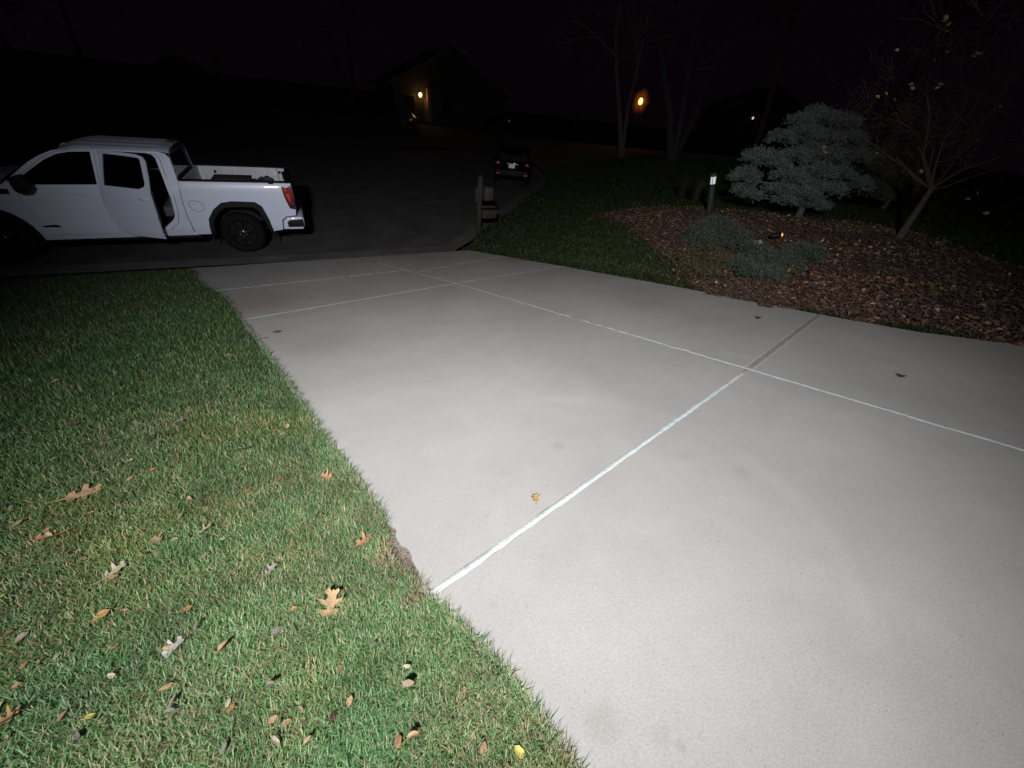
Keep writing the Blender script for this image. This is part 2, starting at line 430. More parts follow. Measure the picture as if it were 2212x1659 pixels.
def sheet(name, xs0, xs1, ys, nx, m, dz=0.0, zf=None, keep=None):
    """rows at each y running from xs0(y) to xs1(y)"""
    Y = np.repeat(np.array(ys)[:, None], nx, 1)
    t = np.linspace(0, 1, nx) ** 1.0
    X = np.array([xs0(y) + (xs1(y) - xs0(y)) * t for y in ys])
    Z = (terrain(X, Y) if zf is None else zf(X, Y)) + dz
    V = np.stack([X, Y, Z], -1).reshape(-1, 3)
    idx = np.arange(len(ys) * nx).reshape(len(ys), nx)
    q = np.stack([idx[:-1, :-1], idx[:-1, 1:], idx[1:, 1:], idx[1:, :-1]], -1).reshape(-1, 4)
    if keep is not None:
        c = V[q].mean(1); q = q[keep(c[:, 0], c[:, 1])]
    return np_mesh(name, V, quads=q, m=m, kind='structure', smooth=True)

# planting bed outline on the ground, found from the photograph's line of sight
bed_px = [(1528, 633), (1455, 575), (1410, 530), (1330, 480), (1290, 462), (1400, 448), (1560, 452), (1850, 478), (2010, 512), (2212, 585), (2450, 660)]
bed_poly = [tuple(hit(*p).xy) for p in bed_px]
bed_poly += [(bed_poly[-1][0], -6.0), (6.2, -6.0), (float(right_edge(0.5)) - 0.05, 0.5), (float(right_edge(2.0)) - 0.05, 2.0), (float(right_edge(3.5)) - 0.05, 3.5)]
def in_bed(x, y):
    x = np.asarray(x, float); y = np.asarray(y, float)
    j = np.sin(x * 5.1 + 1.3 * np.sin(y * 3.7)) * .07 + np.sin(y * 9.3 + x * 4.1) * .05            # ragged, hand-dug outline
    return in_poly(x + j, y + j * .8, bed_poly)

ysL = np.concatenate([np.linspace(-6, 0, 25), np.linspace(0.1, 9.55, 80)])
sheet('lawn', lambda y: -45.0, lambda y: left_edge(y) + 0.03, ysL, 60, MAT['soil'], dz=-0.02)
def kerb_x(y): return np.interp(y, KY, KX)
def r0(y): return right_edge(y) - 0.03 if y < 9.6 else kerb_x(y) + 0.14
ysR = np.concatenate([np.linspace(-6, 12, 150), np.linspace(12.3, 46, 60)])
sheet('lawn', r0, lambda y: max(26.0, 2 * 0 + 26.0), ysR, 190, MAT['soil'], dz=-0.02, keep=lambda x, y: ~in_bed(x, y))
sheet('mulch_bed', r0, lambda y: 26.0, ysR[:150], 190, MAT['mulch'], dz=-0.015, keep=lambda x, y: in_bed(x, y))
# driveway slab: top sheet plus its exposed edges
ysD = sorted(set(list(np.linspace(-6, 9.5, 104)) + list(np.linspace(0.56, 1.26, 29))))
def dl(y):
    x = float(left_edge(y)) - 0.05 + 0.02 * noise.noise(Vector((0, y * 3.1, 0)))
    if 0.66 < y < 1.15: x += 0.05 * math.sin((y - 0.66) / 0.49 * math.pi) ** .6 + 0.035 * noise.noise(Vector((3, y * 11, 0))) + 0.02 * noise.noise(Vector((3, y * 37, 0)))
    return x
def dr(y): return float(right_edge(y)) + 0.02 * noise.noise(Vector((9, y * 2.3, 0)))
sl = MB(); nx = 26
top = []
for y in ysD:
    x0, x1 = dl(y), dr(y)
    for i in range(nx):
        x = x0 + (x1 - x0) * i / (nx - 1); top.append((x, y, plane_z(x, y)))
fs = []
for j in range(len(ysD) - 1):
    for i in range(nx - 1):
        k = j * nx + i; fs.append((k, k + 1, k + nx + 1, k + nx))
n0 = len(top)
for j in range(len(ysD)):
    for i in (0, nx - 1):
        v = top[j * nx + i]; top.append((v[0], v[1], v[2] - 0.09))
for j in range(len(ysD) - 1):
    a, b = n0 + 2 * j, n0 + 2 * j + 2
    fs.append((j * nx, (j + 1) * nx, b, a)); fs.append((j * nx + nx - 1, a + 1, b + 1, (j + 1) * nx + nx - 1))
sl.add(top, fs); sl.build('driveway', MAT['concrete'], angle=40)['kind'] = 'structure'
# bare dirt where the grass has drawn back from the slab
dm = MB()
dm.grid(14, 40, lambda u, v: (lambda y: (lambda x: (x, y, plane_z(x, y) - 0.012 + 0.01 * noise.noise(Vector((x * 30, y * 30, 0)))))(float(left_edge(y)) - 0.22 + 0.30 * u))(-0.6 + 2.2 * v))
dm.build('bare_soil_strip', MAT['dirt'])['kind'] = 'structure'

# joints: sealant beads and open grooves, 3-4 mm proud of the slab
def joint(name, p0, p1, w, m, wob=0.004, n=60, dz=0.004, gap=None, seed=0):
    mb = MB(); a = Vector(p0); b = Vector(p1); d = (b - a).normalized(); nn = Vector((-d.y, d.x))
    vs = []; fs = []
    for i in range(n + 1):
        t = i / n; p = a + (b - a) * t + nn * wob * noise.noise(Vector((t * 9, seed, 0)))
        ww = w * (1 + 0.35 * noise.noise(Vector((t * 23, seed + 5, 0))))
        if gap: ww *= max(0.0, min(1.0, 0.5 + 3 * noise.noise(Vector((t * gap, seed + 9, 0)))))
        for k, h in ((-.5, 0.0), (-.25, .7), (.25, .7), (.5, 0.0)):
            q = p + nn * ww * k; vs.append((q.x, q.y, plane_z(q.x, q.y) + dz * (0.25 + h)))
    for i in range(n):
        for k in range(3): fs.append((i * 4 + k, i * 4 + k + 1, i * 4 + k + 5, i * 4 + k + 4))
    mb.add(vs, fs); o = mb.build(name, m); o['kind'] = 'structure'; return o
C0 = (3.181, 1.42); C1 = (2.011, 5.784); C2 = (1.70, 7.08); C3 = (0.85, 9.40); CN = (3.75, -0.75)
lp = lambda a, b, t: (a[0] + (b[0] - a[0]) * t, a[1] + (b[1] - a[1]) * t)
J0 = (0.075, 0.643); J1 = (5.533, 2.053)
MAT['joint_dirt'] = mat('joint_edge_dirt', (0.30, 0.295, 0.285), 0.9, 0.4, 25)
MAT['pale_band'] = mat('pale_rubbed_band', (0.422, 0.424, 0.422), 0.9, 0.10, 12)
for a_, b_, w_, sd_ in ((J0, lp(J0, C0, 0.9), .031, 1), (CN, C0, .054, 5), (C0, C1, .046, 6), ((-0.97, 5.0), C1, .050, 11)):
    joint('driveway_joint', a_, b_, w_, MAT['joint_dirt'], wob=0.012 if sd_ in (5, 6) else .005, seed=sd_, dz=0.0012)
joint('driveway_joint', lp(C0, J1, 0.0), J1, 0.075, MAT['pale_band'], seed=21, dz=0.0008, wob=.02)
joint('driveway_joint', J0, lp(J0, C0, 0.55), 0.026, MAT['caulk'], seed=1)
joint('driveway_joint', lp(J0, C0, 0.55), lp(J0, C0, 0.86), 0.030, MAT['caulk2'], seed=2)
joint('driveway_joint', lp(J0, C0, 0.86), lp(J0, C0, 0.995), 0.030, MAT['caulk3'], seed=3)
joint('driveway_joint', lp(C0, J1, 0.01), J1, 0.044, MAT['groove'], seed=4, dz=0.0025)
joint('driveway_joint', CN, C0, 0.040, MAT['caulk'], wob=0.012, seed=5)
joint('driveway_joint', C0, lp(C0, C1, 0.25), 0.034, MAT['caulk'], wob=0.014, seed=6)
joint('driveway_joint', lp(C0, C1, 0.25), lp(C0, C1, 0.5), 0.036, MAT['caulk3'], wob=0.012, seed=7)
joint('driveway_joint', lp(C0, C1, 0.5), C1, 0.034, MAT['caulk'], wob=0.012, seed=8)
joint('driveway_joint', C1, C3, 0.030, MAT['joint_dirt'], wob=0.06, seed=9, dz=0.001)
joint('driveway_joint', C1, lp(C1, C3, 0.75), 0.022, MAT['caulk3'], wob=0.05, seed=10, gap=14)
joint('driveway_joint', (-0.97, 5.0), C1, 0.032, MAT['caulk'], wob=0.010, seed=11)
joint('driveway_joint', C1, (4.56, 6.37), 0.026, MAT['caulk3'], wob=0.012, seed=12)
joint('driveway_joint', (-1.55, 6.92), (1.5, 7.35), 0.020, MAT['caulk3'], wob=0.05, seed=13, gap=17)
joint('driveway_joint', C2, (4.05, 8.2), 0.022, MAT['caulk3'], wob=0.08, seed=14, gap=22)

# street, gutters
xs = [-60, -20, -2.4, 3.2] + [k[0] for k in KERB] + [60]
def near_edge(x): return float(np.interp(x, [-60, 3.2] + list(KX) + [60], [9.55, 9.62] + list(KY) + [60]))
st = MB(); X_ = list(np.linspace(-60, 18, 140))
vs = []; fs = []
for x in X_:
    for t in np.linspace(0, 1, 12):
        y0 = near_edge(x) + 0.42; y1 = 29.6 + 0.375 * (x + 0.9) if x > -9 else 26.6 + 0.1 * (x + 9)
        y1 = max(y1, y0 + 0.1)
        y = y0 + (y1 - y0) * t; vs.append((x, y, 0.02 * math.sin(math.pi * t)))
for i in range(len(X_) - 1):
    for j in range(11): k = i * 12 + j; fs.append((k, k + 12, k + 13, k + 1))
st.add(vs, fs); st.build('street', MAT['asphalt'])['kind'] = 'structure'
def strip(name, path, w, z0, z1, m):
    mb = MB(); vs = []; fs = []
    for i, p in enumerate(path):
        a = Vector(path[max(i - 1, 0)]); b = Vector(path[min(i + 1, len(path) - 1)]); d = (b - a).normalized(); nn = Vector((-d.y, d.x))
        for k, z in ((0, z0), (.12, z0), (.5, (z0 + z1) / 2 - 0.01), (1, z1)):
            q = Vector(p) + nn * w * k; vs.append((q.x, q.y, z))
    for i in range(len(path) - 1):
        for k in range(3): fs.append((i * 4 + k, i * 4 + k + 1, i * 4 + k + 5, i * 4 + k + 4))
    mb.add(vs, fs); o = mb.build(name, m); o['kind'] = 'structure'; return o
strip('gutter', [(-60 + 3 * i, 9.50) for i in range(20)] + [(-2.4, 9.5), (0, 9.5), (3.3, 9.62)] + [(k[0] - 0.05, k[1]) for k in KERB[1:]], 0.50, 0.022, 0.006, MAT['gutter'])
strip('kerb_line', [(20 - i * 2.2, 29.7 + 0.375 * (20 - i * 2.2 + 0.9)) for i in range(13)] + [(-9 - 3 * i, 26.5 - 0.3 * i) for i in range(16)], -0.35, 0.12, 0.004, MAT['gutter'])
# far verge
fv = MB(); vs = []; fs = []
for x in np.linspace(-60, 60, 61):
    y1 = 29.6 + 0.375 * (x + 0.9) if x > -9 else 26.6 + 0.1 * (x + 9)
    for t, z in ((0.35, 0.11), (8, 0.5), (25, 1.0), (120, 3.0)): vs.append((x, y1 + t, z))
for i in range(60):
    for j in range(3): k = i * 4 + j; fs.append((k, k + 4, k + 5, k + 1))
fv.add(vs, fs); fv.build('far_verge', MAT['farsoil'])['kind'] = 'structure'
#PART2
# ------------------------------------------------------------------ the pickup truck
TX, TY = -1.4126, 10.2752                       # rear axle, near body side
WID = 2.06
truck = empty('pickup_truck', (TX - 1.87, TY + WID / 2, 0), 'white four-door pickup truck parked at the kerb with its rear door hanging open', 'pickup truck')
def W(u, y, z): return (TX - u, TY + y, z)
def prof(z, cab=True):
    y = 0.012 * ((z - 0.95) / 0.35) ** 2 if z > 0.95 else 0.0
    if z < 0.62: y += 0.05 * ((0.62 - z) / 0.24) ** 1.6
    if abs(z - 0.70) < 0.09: y += 0.006 * math.cos((z - 0.70) / 0.09 * math.pi / 2)
    if cab and z > 1.30: y = 0.012 + (z - 1.30) * 0.35 + max(0, z - 1.80) ** 2 * 2.2
    if not cab and z > 1.30: y = 0.012 + 1.7 * (z - 1.30) ** 2
    return y
def tri_poly(outer, holes=(), step=0.07):
    vs = []; es = []
    for lp_ in [outer] + list(holes):
        k = len(vs); n = len(lp_)
        pts = []
        for i in range(n):
            a = Vector(lp_[i]); b = Vector(lp_[(i + 1) % n]); m_ = max(1, int((b - a).length / step))
            pts += [a + (b - a) * j / m_ for j in range(m_)]
        vs += pts; es += [(k + i, k + (i + 1) % len(pts)) for i in range(len(pts))]
    xs_ = [p[0] for p in outer]; ys_ = [p[1] for p in outer]
    gx = np.arange(min(xs_), max(xs_), step); gy = np.arange(min(ys_), max(ys_), step)
    bpts = np.array([tuple(v) for v in vs])
    for x in gx:
        for y in gy:
            if in_poly(np.array([x]), np.array([y]), outer)[0] and not any(in_poly(np.array([x]), np.array([y]), h)[0] for h in holes):
                if ((bpts - [x, y]) ** 2).sum(1).min() > (step * .4) ** 2: vs.append(Vector((x, y)))
    v2, e2, f2, *_ = delaunay_2d_cdt(vs, es, [], 0, 1e-6)
    out = []
    for f in f2:
        c = sum((v2[i] for i in f), Vector((0, 0))) / len(f); cx, cy = np.array([c.x]), np.array([c.y])
        if in_poly(cx, cy, outer)[0] and not any(in_poly(cx, cy, h)[0] for h in holes): out.append(tuple(f))
    return v2, out
def panel(name, outer, m, parent, fn, holes=(), thick=0.03, step=0.07):
    """sheet-metal panel: fn(p, q, offset) maps outline coordinates to the world; has thickness and closed rims"""
    v2, fs = tri_poly(outer, holes, step)
    n = len(v2)
    vs = [fn(v.x, v.y, 0.0) for v in v2] + [fn(v.x, v.y, thick) for v in v2]
    F = list(fs) + [tuple(i + n for i in reversed(f)) for f in fs]
    cnt = {}
    for f in fs:
        for i in range(len(f)):
            a, b = f[i], f[(i + 1) % len(f)]; cnt[(a, b)] = cnt.get((a, b), 0) + 1
    for (a, b) in cnt:
        if (b, a) not in cnt: F.append((b, a, a + n, b + n))
    mb = MB(); mb.add(vs, F)
    return mb.build(name, m, parent, angle=30)
near = lambda u, z, o: W(u, prof(z) + o, z)
far_ = lambda u, z, o: W(u, WID - prof(z) - o, z)
nearb = lambda u, z, o: W(u, prof(z, False) + o, z)
farb = lambda u, z, o: W(u, WID - prof(z, False) - o, z)
arch_f = [(3.745 + 0.55 * math.cos(a), 0.43 + 0.55 * math.sin(a)) for a in np.linspace(math.pi, 0, 15)]
cab_outer = [(0.85, 0.42), (3.20, 0.395)] + arch_f + [(4.42, 0.45), (4.64, 0.60), (4.68, 1.0), (4.60, 1.17), (4.2, 1.24), (3.6, 1.30), (3.28, 1.34),
             (2.83, 1.685), (2.65, 1.79), (2.47, 1.868), (2.14, 1.928), (1.74, 1.945), (1.3, 1.938), (1.0, 1.918), (0.88, 1.885), (0.825, 1.82), (0.812, 1.44), (0.86, 1.04), (0.872, 0.8)]
front_open = [(3.13, 1.325), (3.14, 1.05), (3.09, 0.82), (3.03, 0.49), (2.02, 0.49), (2.065, 0.72), (2.045, 1.1), (1.99, 1.37), (1.90, 1.905),
              (2.20, 1.895), (2.43, 1.855), (2.64, 1.755), (3.02, 1.47)]
rear_open = [(1.86, 1.895), (1.17, 1.885), (1.09, 1.865), (1.045, 1.815), (1.03, 1.556), (1.015, 1.15), (1.06, 0.83), (1.12, 0.735), (1.29, 0.60), (1.42, 0.50),
             (1.95, 0.50), (1.98, 0.72), (1.955, 1.1), (1.92, 1.37)]
body = panel('cab_body', cab_outer, MAT['white'], truck, near, [front_open, rear_open], thick=0.06)
win_front = [(2.98, 1.345), (3.0, 1.46), (2.62, 1.722), (2.43, 1.816), (2.24, 1.858), (1.962, 1.872), (2.03, 1.365)]
def inset(poly, d):
    c = Vector((sum(p[0] for p in poly) / len(poly), sum(p[1] for p in poly) / len(poly)))
    return [tuple(c + (Vector(p) - c) * (1 - d / max(0.05, (Vector(p) - c).length))) for p in poly]
fd = panel('front_door', inset(front_open, 0.006), MAT['white'], truck, lambda u, z, o: W(u, prof(z) - 0.003 + o, z), [win_front], thick=0.05)
panel('window', inset(win_front, -0.01), MAT['winglass'], fd, lambda u, z, o: W(u, prof(z) + 0.015 + o, z), thick=0.006, step=0.2)
hd = MB()
def handle(mb, fn, u0, u1, z):
    for i in range(9):
        t = i / 8; u = u0 + (u1 - u0) * t; y = -0.012 - 0.028 * math.sin(math.pi * t)
        mb.v.append(fn(u, z + 0.018, y)); mb.v.append(fn(u, z - 0.018, y)); mb.v.append(fn(u, z - 0.018, y + 0.014)); mb.v.append(fn(u, z + 0.018, y + 0.014))
    for i in range(8):
        for k in range(4): mb.f.append((i * 4 + k, i * 4 + (k + 1) % 4, i * 4 + 4 + (k + 1) % 4, i * 4 + 4 + k))
    mb.f.append((0, 1, 2, 3)); mb.f.append((32, 33, 34, 35))
handle(hd, lambda u, z, y: W(u, prof(z) + y, z), 2.36, 2.13, 1.20)
hd.build('handle', MAT['white'], fd)
bd = MB(); bd.prism([(3.085, 0.66), (3.06, 0.635), (2.83, 0.635), (2.85, 0.665), (2.90, 0.678)], lambda p, q, l: W(p, prof(q) + l, q), -0.012, 0.0)
bd.build('badge', MAT['black'], fd)
# the open rear door, swung out about its front hinge
PHI = R(25); HU, HY = 2.03, 0.035
def door_map(u, z, o):
    l = HU - u; y = prof(z) - 0.003 + o - HY
    uu = HU - (l * math.cos(PHI) + y * math.sin(PHI)); yy = HY - l * math.sin(PHI) + y * math.cos(PHI)
    return W(uu, yy, z)
rd_outer = [(1.90, 1.905), (1.50, 1.908), (1.26, 1.90), (1.15, 1.872), (1.10, 1.80), (1.10, 1.56), (1.12, 1.30), (1.15, 1.0), (1.185, 0.75), (1.215, 0.452), (1.5, 0.46), (1.85, 0.47), (1.97, 0.53), (2.035, 0.72), (2.02, 1.1), (1.965, 1.37)]
win_rear = [(1.835, 1.865), (1.5, 1.862), (1.22, 1.852), (1.185, 1.825), (1.175, 1.45), (1.205, 1.395), (1.31, 1.352), (1.92, 1.362)]
rd = panel('rear_door', rd_outer, MAT['white'], truck, door_map, [win_rear], thick=0.03, step=0.06)
tag(rd, 'open rear passenger door')
panel('window', inset(win_rear, -0.01), MAT['winglass'], rd, lambda u, z, o: door_map(u, z, o + 0.02), thick=0.006, step=0.2)
h2 = MB(); handle(h2, door_map and (lambda u, z, y: door_map(u, z, y)), 1.36, 1.16, 1.19); h2.build('handle', MAT['white'], rd)
panel('door_trim', [(1.87, 1.33), (1.12, 1.33), (1.17, 0.8), (1.3, 0.58), (1.9, 0.58)], MAT['cabin'], rd, lambda u, z, o: door_map(u, z, o + 0.032), thick=0.05, step=0.15)
# door weatherstrip around the opening
ws = MB(); rp = [near(u, z, 0.045) for u, z in rear_open]; ws.tube(rp + [rp[0]], 0.014, 5); ws.build('door_seal', MAT['black'], truck)
sl2 = MB(); rp = [near(u * 0.995 + (-0.055 if u < 1.3 else 0), z + (-0.06 if z < .8 else 0), -0.002) for u, z in rear_open[1:9]]; sl2.tube(rp, 0.006, 5); sl2.build('door_seal', MAT['groove'], truck)
# far side of the cab with its doors closed
panel('cab_body', cab_outer, MAT['white'], truck, far_, [win_front, [(u, z) for u, z in win_rear]], thick=0.05)
panel('window', inset(win_front, -0.01), MAT['winglass'], truck, lambda u, z, o: far_(u, z, o + 0.02), thick=0.006, step=0.2)
panel('window', inset(win_rear, -0.01), MAT['winglass'], truck, lambda u, z, o: far_(u, z, o + 0.02), thick=0.006, step=0.2)
# roof, hood, windscreen, rear wall
rf = MB()
def roof_fn(a, b):
    u = 2.56 + (0.812 - 2.56) * a; y = 0.215 + (WID - 0.43) * b
    e = 1 - (2 * b - 1) ** 2
    z = 1.925 + 0.085 * e ** 0.6 - 0.16 * max(0, (u - 2.05) / 0.51) ** 2 - 0.03 * max(0, (1.05 - u) / 0.25) ** 2
    z += 0.008 * math.cos(b * math.pi * 10) * (1 if 0.12 < b < 0.88 else 0) * (1 if 0.08 < a < .92 else 0)
    return W(u, y, z)
rf.grid(30, 41, roof_fn); rf.build('roof', MAT['white'], truck, angle=50)
an = MB(); an.prism([(0.87, 1.985), (1.0, 1.99), (0.90, 2.045), (0.83, 2.045)], lambda p, q, l: W(p, 1.03 + l, q), -0.03, 0.03); an.build('roof_antenna', MAT['black'], truck)
cl = MB(); cl.prism([(0.80, 1.90), (0.84, 1.955), (0.80, 1.965), (0.775, 1.95)], lambda p, q, l: W(p, l, q), 0.42, WID - 0.42); cl.build('brake_lamp_bar', MAT['black'], truck)
hdm = MB(); hdm.grid(20, 24, lambda a, b: W(3.30 + 1.32 * a, 0.03 + (WID - 0.06) * b, 1.335 - 0.09 * a - 0.10 * max(0, a - .75) ** 2 * 8 + 0.10 * (1 - (2 * b - 1) ** 4) * (1 - 0.3 * a)))
hdm.build('hood', MAT['white'], truck)
wsn = MB(); wsn.grid(10, 14, lambda a, b: W(3.36 - 0.80 * a + 0.06 * (1 - (2 * b - 1) ** 2), 0.045 + 0.17 * a + (WID - 0.09 - 0.34 * a) * b, 1.345 + 0.475 * a + 0.05 * (1 - (2 * b - 1) ** 2)))
wsn.build('windscreen', MAT['winglass'], truck)
rw = MB()
rw.add([W(0.815, 0.02, 0.42), W(0.815, WID - .02, 0.42), W(0.812, WID - 0.06, 1.42), W(0.812, 0.06, 1.42)], [(0, 1, 2, 3)])
rw.add([W(0.812, 0.06, 1.42), W(0.812, 0.20, 1.42), W(0.825, 0.33, 1.90), W(0.825, 0.21, 1.90)], [(0, 1, 2, 3)])
rw.add([W(0.812, WID - 0.06, 1.42), W(0.812, WID - 0.20, 1.42), W(0.825, WID - 0.33, 1.90), W(0.825, WID - 0.21, 1.90)], [(3, 2, 1, 0)])
rw.add([W(0.825, 0.33, 1.87), W(0.825, WID - .33, 1.87), W(0.825, WID - .33, 1.955), W(0.825, 0.33, 1.955)], [(0, 1, 2, 3)])
rw.build('cab_rear_wall', MAT['white'], truck, smooth=False)
rg = MB(); rg.add([W(0.822, 0.20, 1.42), W(0.822, WID - .20, 1.42), W(0.832, WID - .33, 1.87), W(0.832, 0.33, 1.87)], [(0, 1, 2, 3)]); rg.build('rear_window', MAT['winglass'], truck, smooth=False)
rt = MB(); rt.tube([W(0.80, WID - 0.17, 1.43), W(0.812, WID - 0.295, 1.88)], 0.012, 6); rt.build('rear_window_trim', MAT['chrome'], truck)
# nose (out of frame)
gr = MB(); gr.grid(12, 8, lambda a, b: W(4.66 + 0.07 * math.sin(math.pi * a), 0.05 + (WID - 0.1) * a, 0.45 + 0.74 * b)); gr.build('front_fascia', MAT['white'], truck)
gg = MB(); gg.prism([(0.42, 0.78), (1.64, 0.78), (1.70, 1.12), (0.36, 1.12)], lambda p, q, l: W(l, p, q), 4.70, 4.76); gg.build('grille', MAT['gloss'], truck)
for s in (0, 1):
    hl = MB(); y0 = 0.06 if s == 0 else WID - 0.34
    hl.box(Vector(W(4.68, y0 + 0.14, 1.0)), (0.10, 0.28, 0.24)); hl.build('headlight', MAT['plate'], truck, bevel=0.02)
# fender vent and mirror
vt = MB(); vt.prism([(3.42, 1.285), (3.225, 1.275), (3.235, 1.20), (3.42, 1.195)], lambda p, q, l: W(p, prof(q) + l, q), -0.012, 0.0); vt.build('fender_vent', MAT['black'], truck)
for s in (0, 1):
    f_ = (lambda u, y, z: W(u, y, z)) if s == 0 else (lambda u, y, z: W(u, WID - y, z))
    mr = MB()
    mr.prism([(2.90, 1.25), (2.84, 1.29), (2.845, 1.38), (2.875, 1.50), (2.93, 1.525), (3.02, 1.50), (3.06, 1.40), (3.05, 1.28), (3.0, 1.245)], lambda p, q, l: f_(p, l, q), -0.24, -0.03)
    mr.box(Vector(f_(2.97, 0.0, 1.40)), (0.10, 0.10, 0.06))
    mo = mr.build('mirror', MAT['black'], truck, bevel=0.015)
    sg = MB(); sg.box(Vector(f_(3.055, -0.20, 1.46)), (0.02, 0.06, 0.05)); sg.build('turn_signal', MAT['trim'], mo)
# bed
bed_outer = [(0.834, 0.43), (0.55, 0.43), (0.53, 0.60), (0.50, 0.74), (0.375, 0.905), (0.21, 1.03), (0.02, 1.06), (-0.385, 1.05), (-0.49, 0.96), (-0.565, 0.70), (-0.60, 0.455),
             (-0.66, 0.468), (-0.80, 0.49), (-0.835, 0.70), (-0.925, 0.775), (-1.135, 0.80), (-1.15, 0.92), (-1.045, 0.945), (-0.99, 1.16), (-0.968, 1.385), (-1.165, 1.40), (-1.165, 1.458), (0.802, 1.458), (0.804, 1.44), (0.850, 1.04), (0.862, 0.8)]
panel('bed_side', bed_outer, MAT['white'], truck, nearb, thick=0.03)
panel('bed_side', bed_outer, MAT['white'], truck, farb, thick=0.03)
arch_out = [(0.572, 0.424), (0.55, 0.62), (0.517, 0.756), (0.384, 0.931), (0.214, 1.06), (0.023, 1.092), (-0.402, 1.078), (-0.516, 0.987), (-0.585, 0.709), (-0.612, 0.448)]
arch_in = [(0.485, 0.43), (0.47, 0.62), (0.43, 0.72), (0.32, 0.865), (0.18, 0.965), (0.01, 0.985), (-0.34, 0.975), (-0.425, 0.91), (-0.50, 0.68), (-0.545, 0.45)]
for f_, nm in ((nearb, 0), (farb, 1)):
    panel('wheel_arch_flare', arch_out + arch_in[::-1], MAT['black'], truck, lambda u, z, o, f_=f_: f_(u, z, o - 0.028), thick=0.07, step=0.08)
    ring = [(3.745 + r_ * math.cos(a), 0.43 + r_ * math.sin(a)) for r_, aa in ((0.585, np.linspace(math.pi + .05, -.05, 15)), (0.495, np.linspace(-.05, math.pi + .05, 15))) for a in aa]
    panel('wheel_arch_flare', ring, MAT['black'], truck, lambda u, z, o, f_=f_: f_(u, z, o - 0.026), thick=0.07, step=0.09)
for y0, y1, sgn in ((0.10, 0.032, 1), (WID - 0.10, WID - 0.032, -1)):      # inner bed walls with ribs
    def wall(a, b, y0=y0, sgn=sgn):
        u = 0.74 - 1.80 * a; lo = 1.0 if abs(u) < 0.58 else 0.90; z = lo + (1.455 - lo) * b
        rib = 0.018 * (1 if (abs((a * 5) % 1 - 0.5) < 0.32 and 0.25 < b < 0.8) else 0)
        if a > 0.90 or a < 0.06: rib = -0.03
        return W(u, y0 + sgn * rib, z)
    inn = MB(); inn.grid(81, 14, wall); inn.build('bed_inner_wall', MAT['bedwhite'], truck, angle=25)
for y in (0.30, WID - 0.30):
    wh = MB(); wh.box(Vector(W(0.0, y, 0.995)), (1.18, 0.42, 0.02))
    wh.add([W(-.585, y + sy * .205, 0.88) for sy in (-1, 1)] + [W(.585, y + sy * .205, 0.88) for sy in (1, -1)] + [W(-.585, y + sy * .205, 1.0) for sy in (-1, 1)] + [W(.585, y + sy * .205, 1.0) for sy in (1, -1)], [(0, 1, 5, 4), (2, 3, 7, 6), (1, 2, 6, 5)] if y < 1 else [(0, 1, 5, 4), (2, 3, 7, 6), (0, 3, 7, 4)])
    wh.build('wheel_house', MAT['bedwhite'], truck, smooth=False)
fl = MB(); fl.box(Vector(W(-0.16, WID / 2, 0.885)), (1.80, 1.05, 0.03))
for y in (0.30, WID - 0.30): fl.box(Vector(W(0.665, y, 0.885)), (0.15, 0.41, 0.03)); fl.box(Vector(W(-0.825, y, 0.885)), (0.47, 0.41, 0.03))
fl.box(Vector(W(0.755, WID / 2, 1.17)), (0.035, WID - 0.12, 0.56)); fl.build('bed_floor', MAT['bedwhite'], truck)
for y in (0.062, WID - 0.062):
    rl = MB(); rl.box(Vector(W(-0.185, y, 1.468)), (1.95, 0.115, 0.026)); rl.build('rail_cap', MAT['black'], truck, bevel=0.006)
for u, z in ((0.42, 1.34), (-0.93, 1.36), (-1.0, 1.235)):
    hk = MB(); hk.box(Vector(W(u, WID - 0.115, z)), (0.05, 0.05, 0.05)); hk.build('tie_down', MAT['black'], truck, bevel=0.008)
tg = MB(); tg.box(Vector(W(-1.11, WID / 2, 1.13)), (0.09, WID - 0.30, 0.62)); tgo = tg.build('tailgate', MAT['white'], truck, bevel=0.02)
tc_ = MB(); tc_.box(Vector(W(-1.11, WID / 2, 1.455)), (0.115, WID - 0.22, 0.035)); tc_.build('tailgate_cap', MAT['black'], tgo, bevel=0.008)
th = MB(); th.box(Vector(W(-1.163, WID / 2, 1.30)), (0.02, 0.34, 0.09)); th.build('handle', MAT['black'], tgo, bevel=0.008)
tl_poly = [(-0.972, 1.383), (-0.995, 1.16), (-1.048, 0.948), (-1.155, 0.945), (-1.185, 1.16), (-1.178, 1.392)]
for f_ in (nearb, farb):
    tl = panel('tail_light', tl_poly, MAT['gloss'], truck, lambda u, z, o, f_=f_: f_(u, z, o - 0.006), thick=0.13, step=0.08)
    panel('lens', [(-0.998, 1.365), (-1.02, 1.18), (-1.065, 1.02), (-1.135, 1.02), (-1.15, 1.16), (-1.148, 1.372)], MAT['red'], tl, lambda u, z, o, f_=f_: f_(u, z, o - 0.012), thick=0.01, step=0.08)
    panel('lamp_element', [(-1.03, 1.24), (-1.066, 1.10), (-1.085, 1.08), (-1.092, 1.24)], MAT['redhot'], tl, lambda u, z, o, f_=f_: f_(u, z, o - 0.016), thick=0.01, step=0.08)
    panel('reflector', [(-1.012, 1.335), (-1.018, 1.30), (-1.06, 1.292), (-1.056, 1.335)], MAT['redhot'], tl, lambda u, z, o, f_=f_: f_(u, z, o - 0.016), thick=0.01, step=0.08)
bp_ = MB(); sec = [(-0.815, 0.495), (-0.85, 0.68), (-0.94, 0.748), (-1.22, 0.762), (-1.275, 0.74), (-1.27, 0.56), (-1.22, 0.49)]
bp_.prism(sec, lambda p, q, l: W(p, l, q), 0.012, WID - 0.012); bmp = bp_.build('rear_bumper', MAT['white'], truck, bevel=0.025)
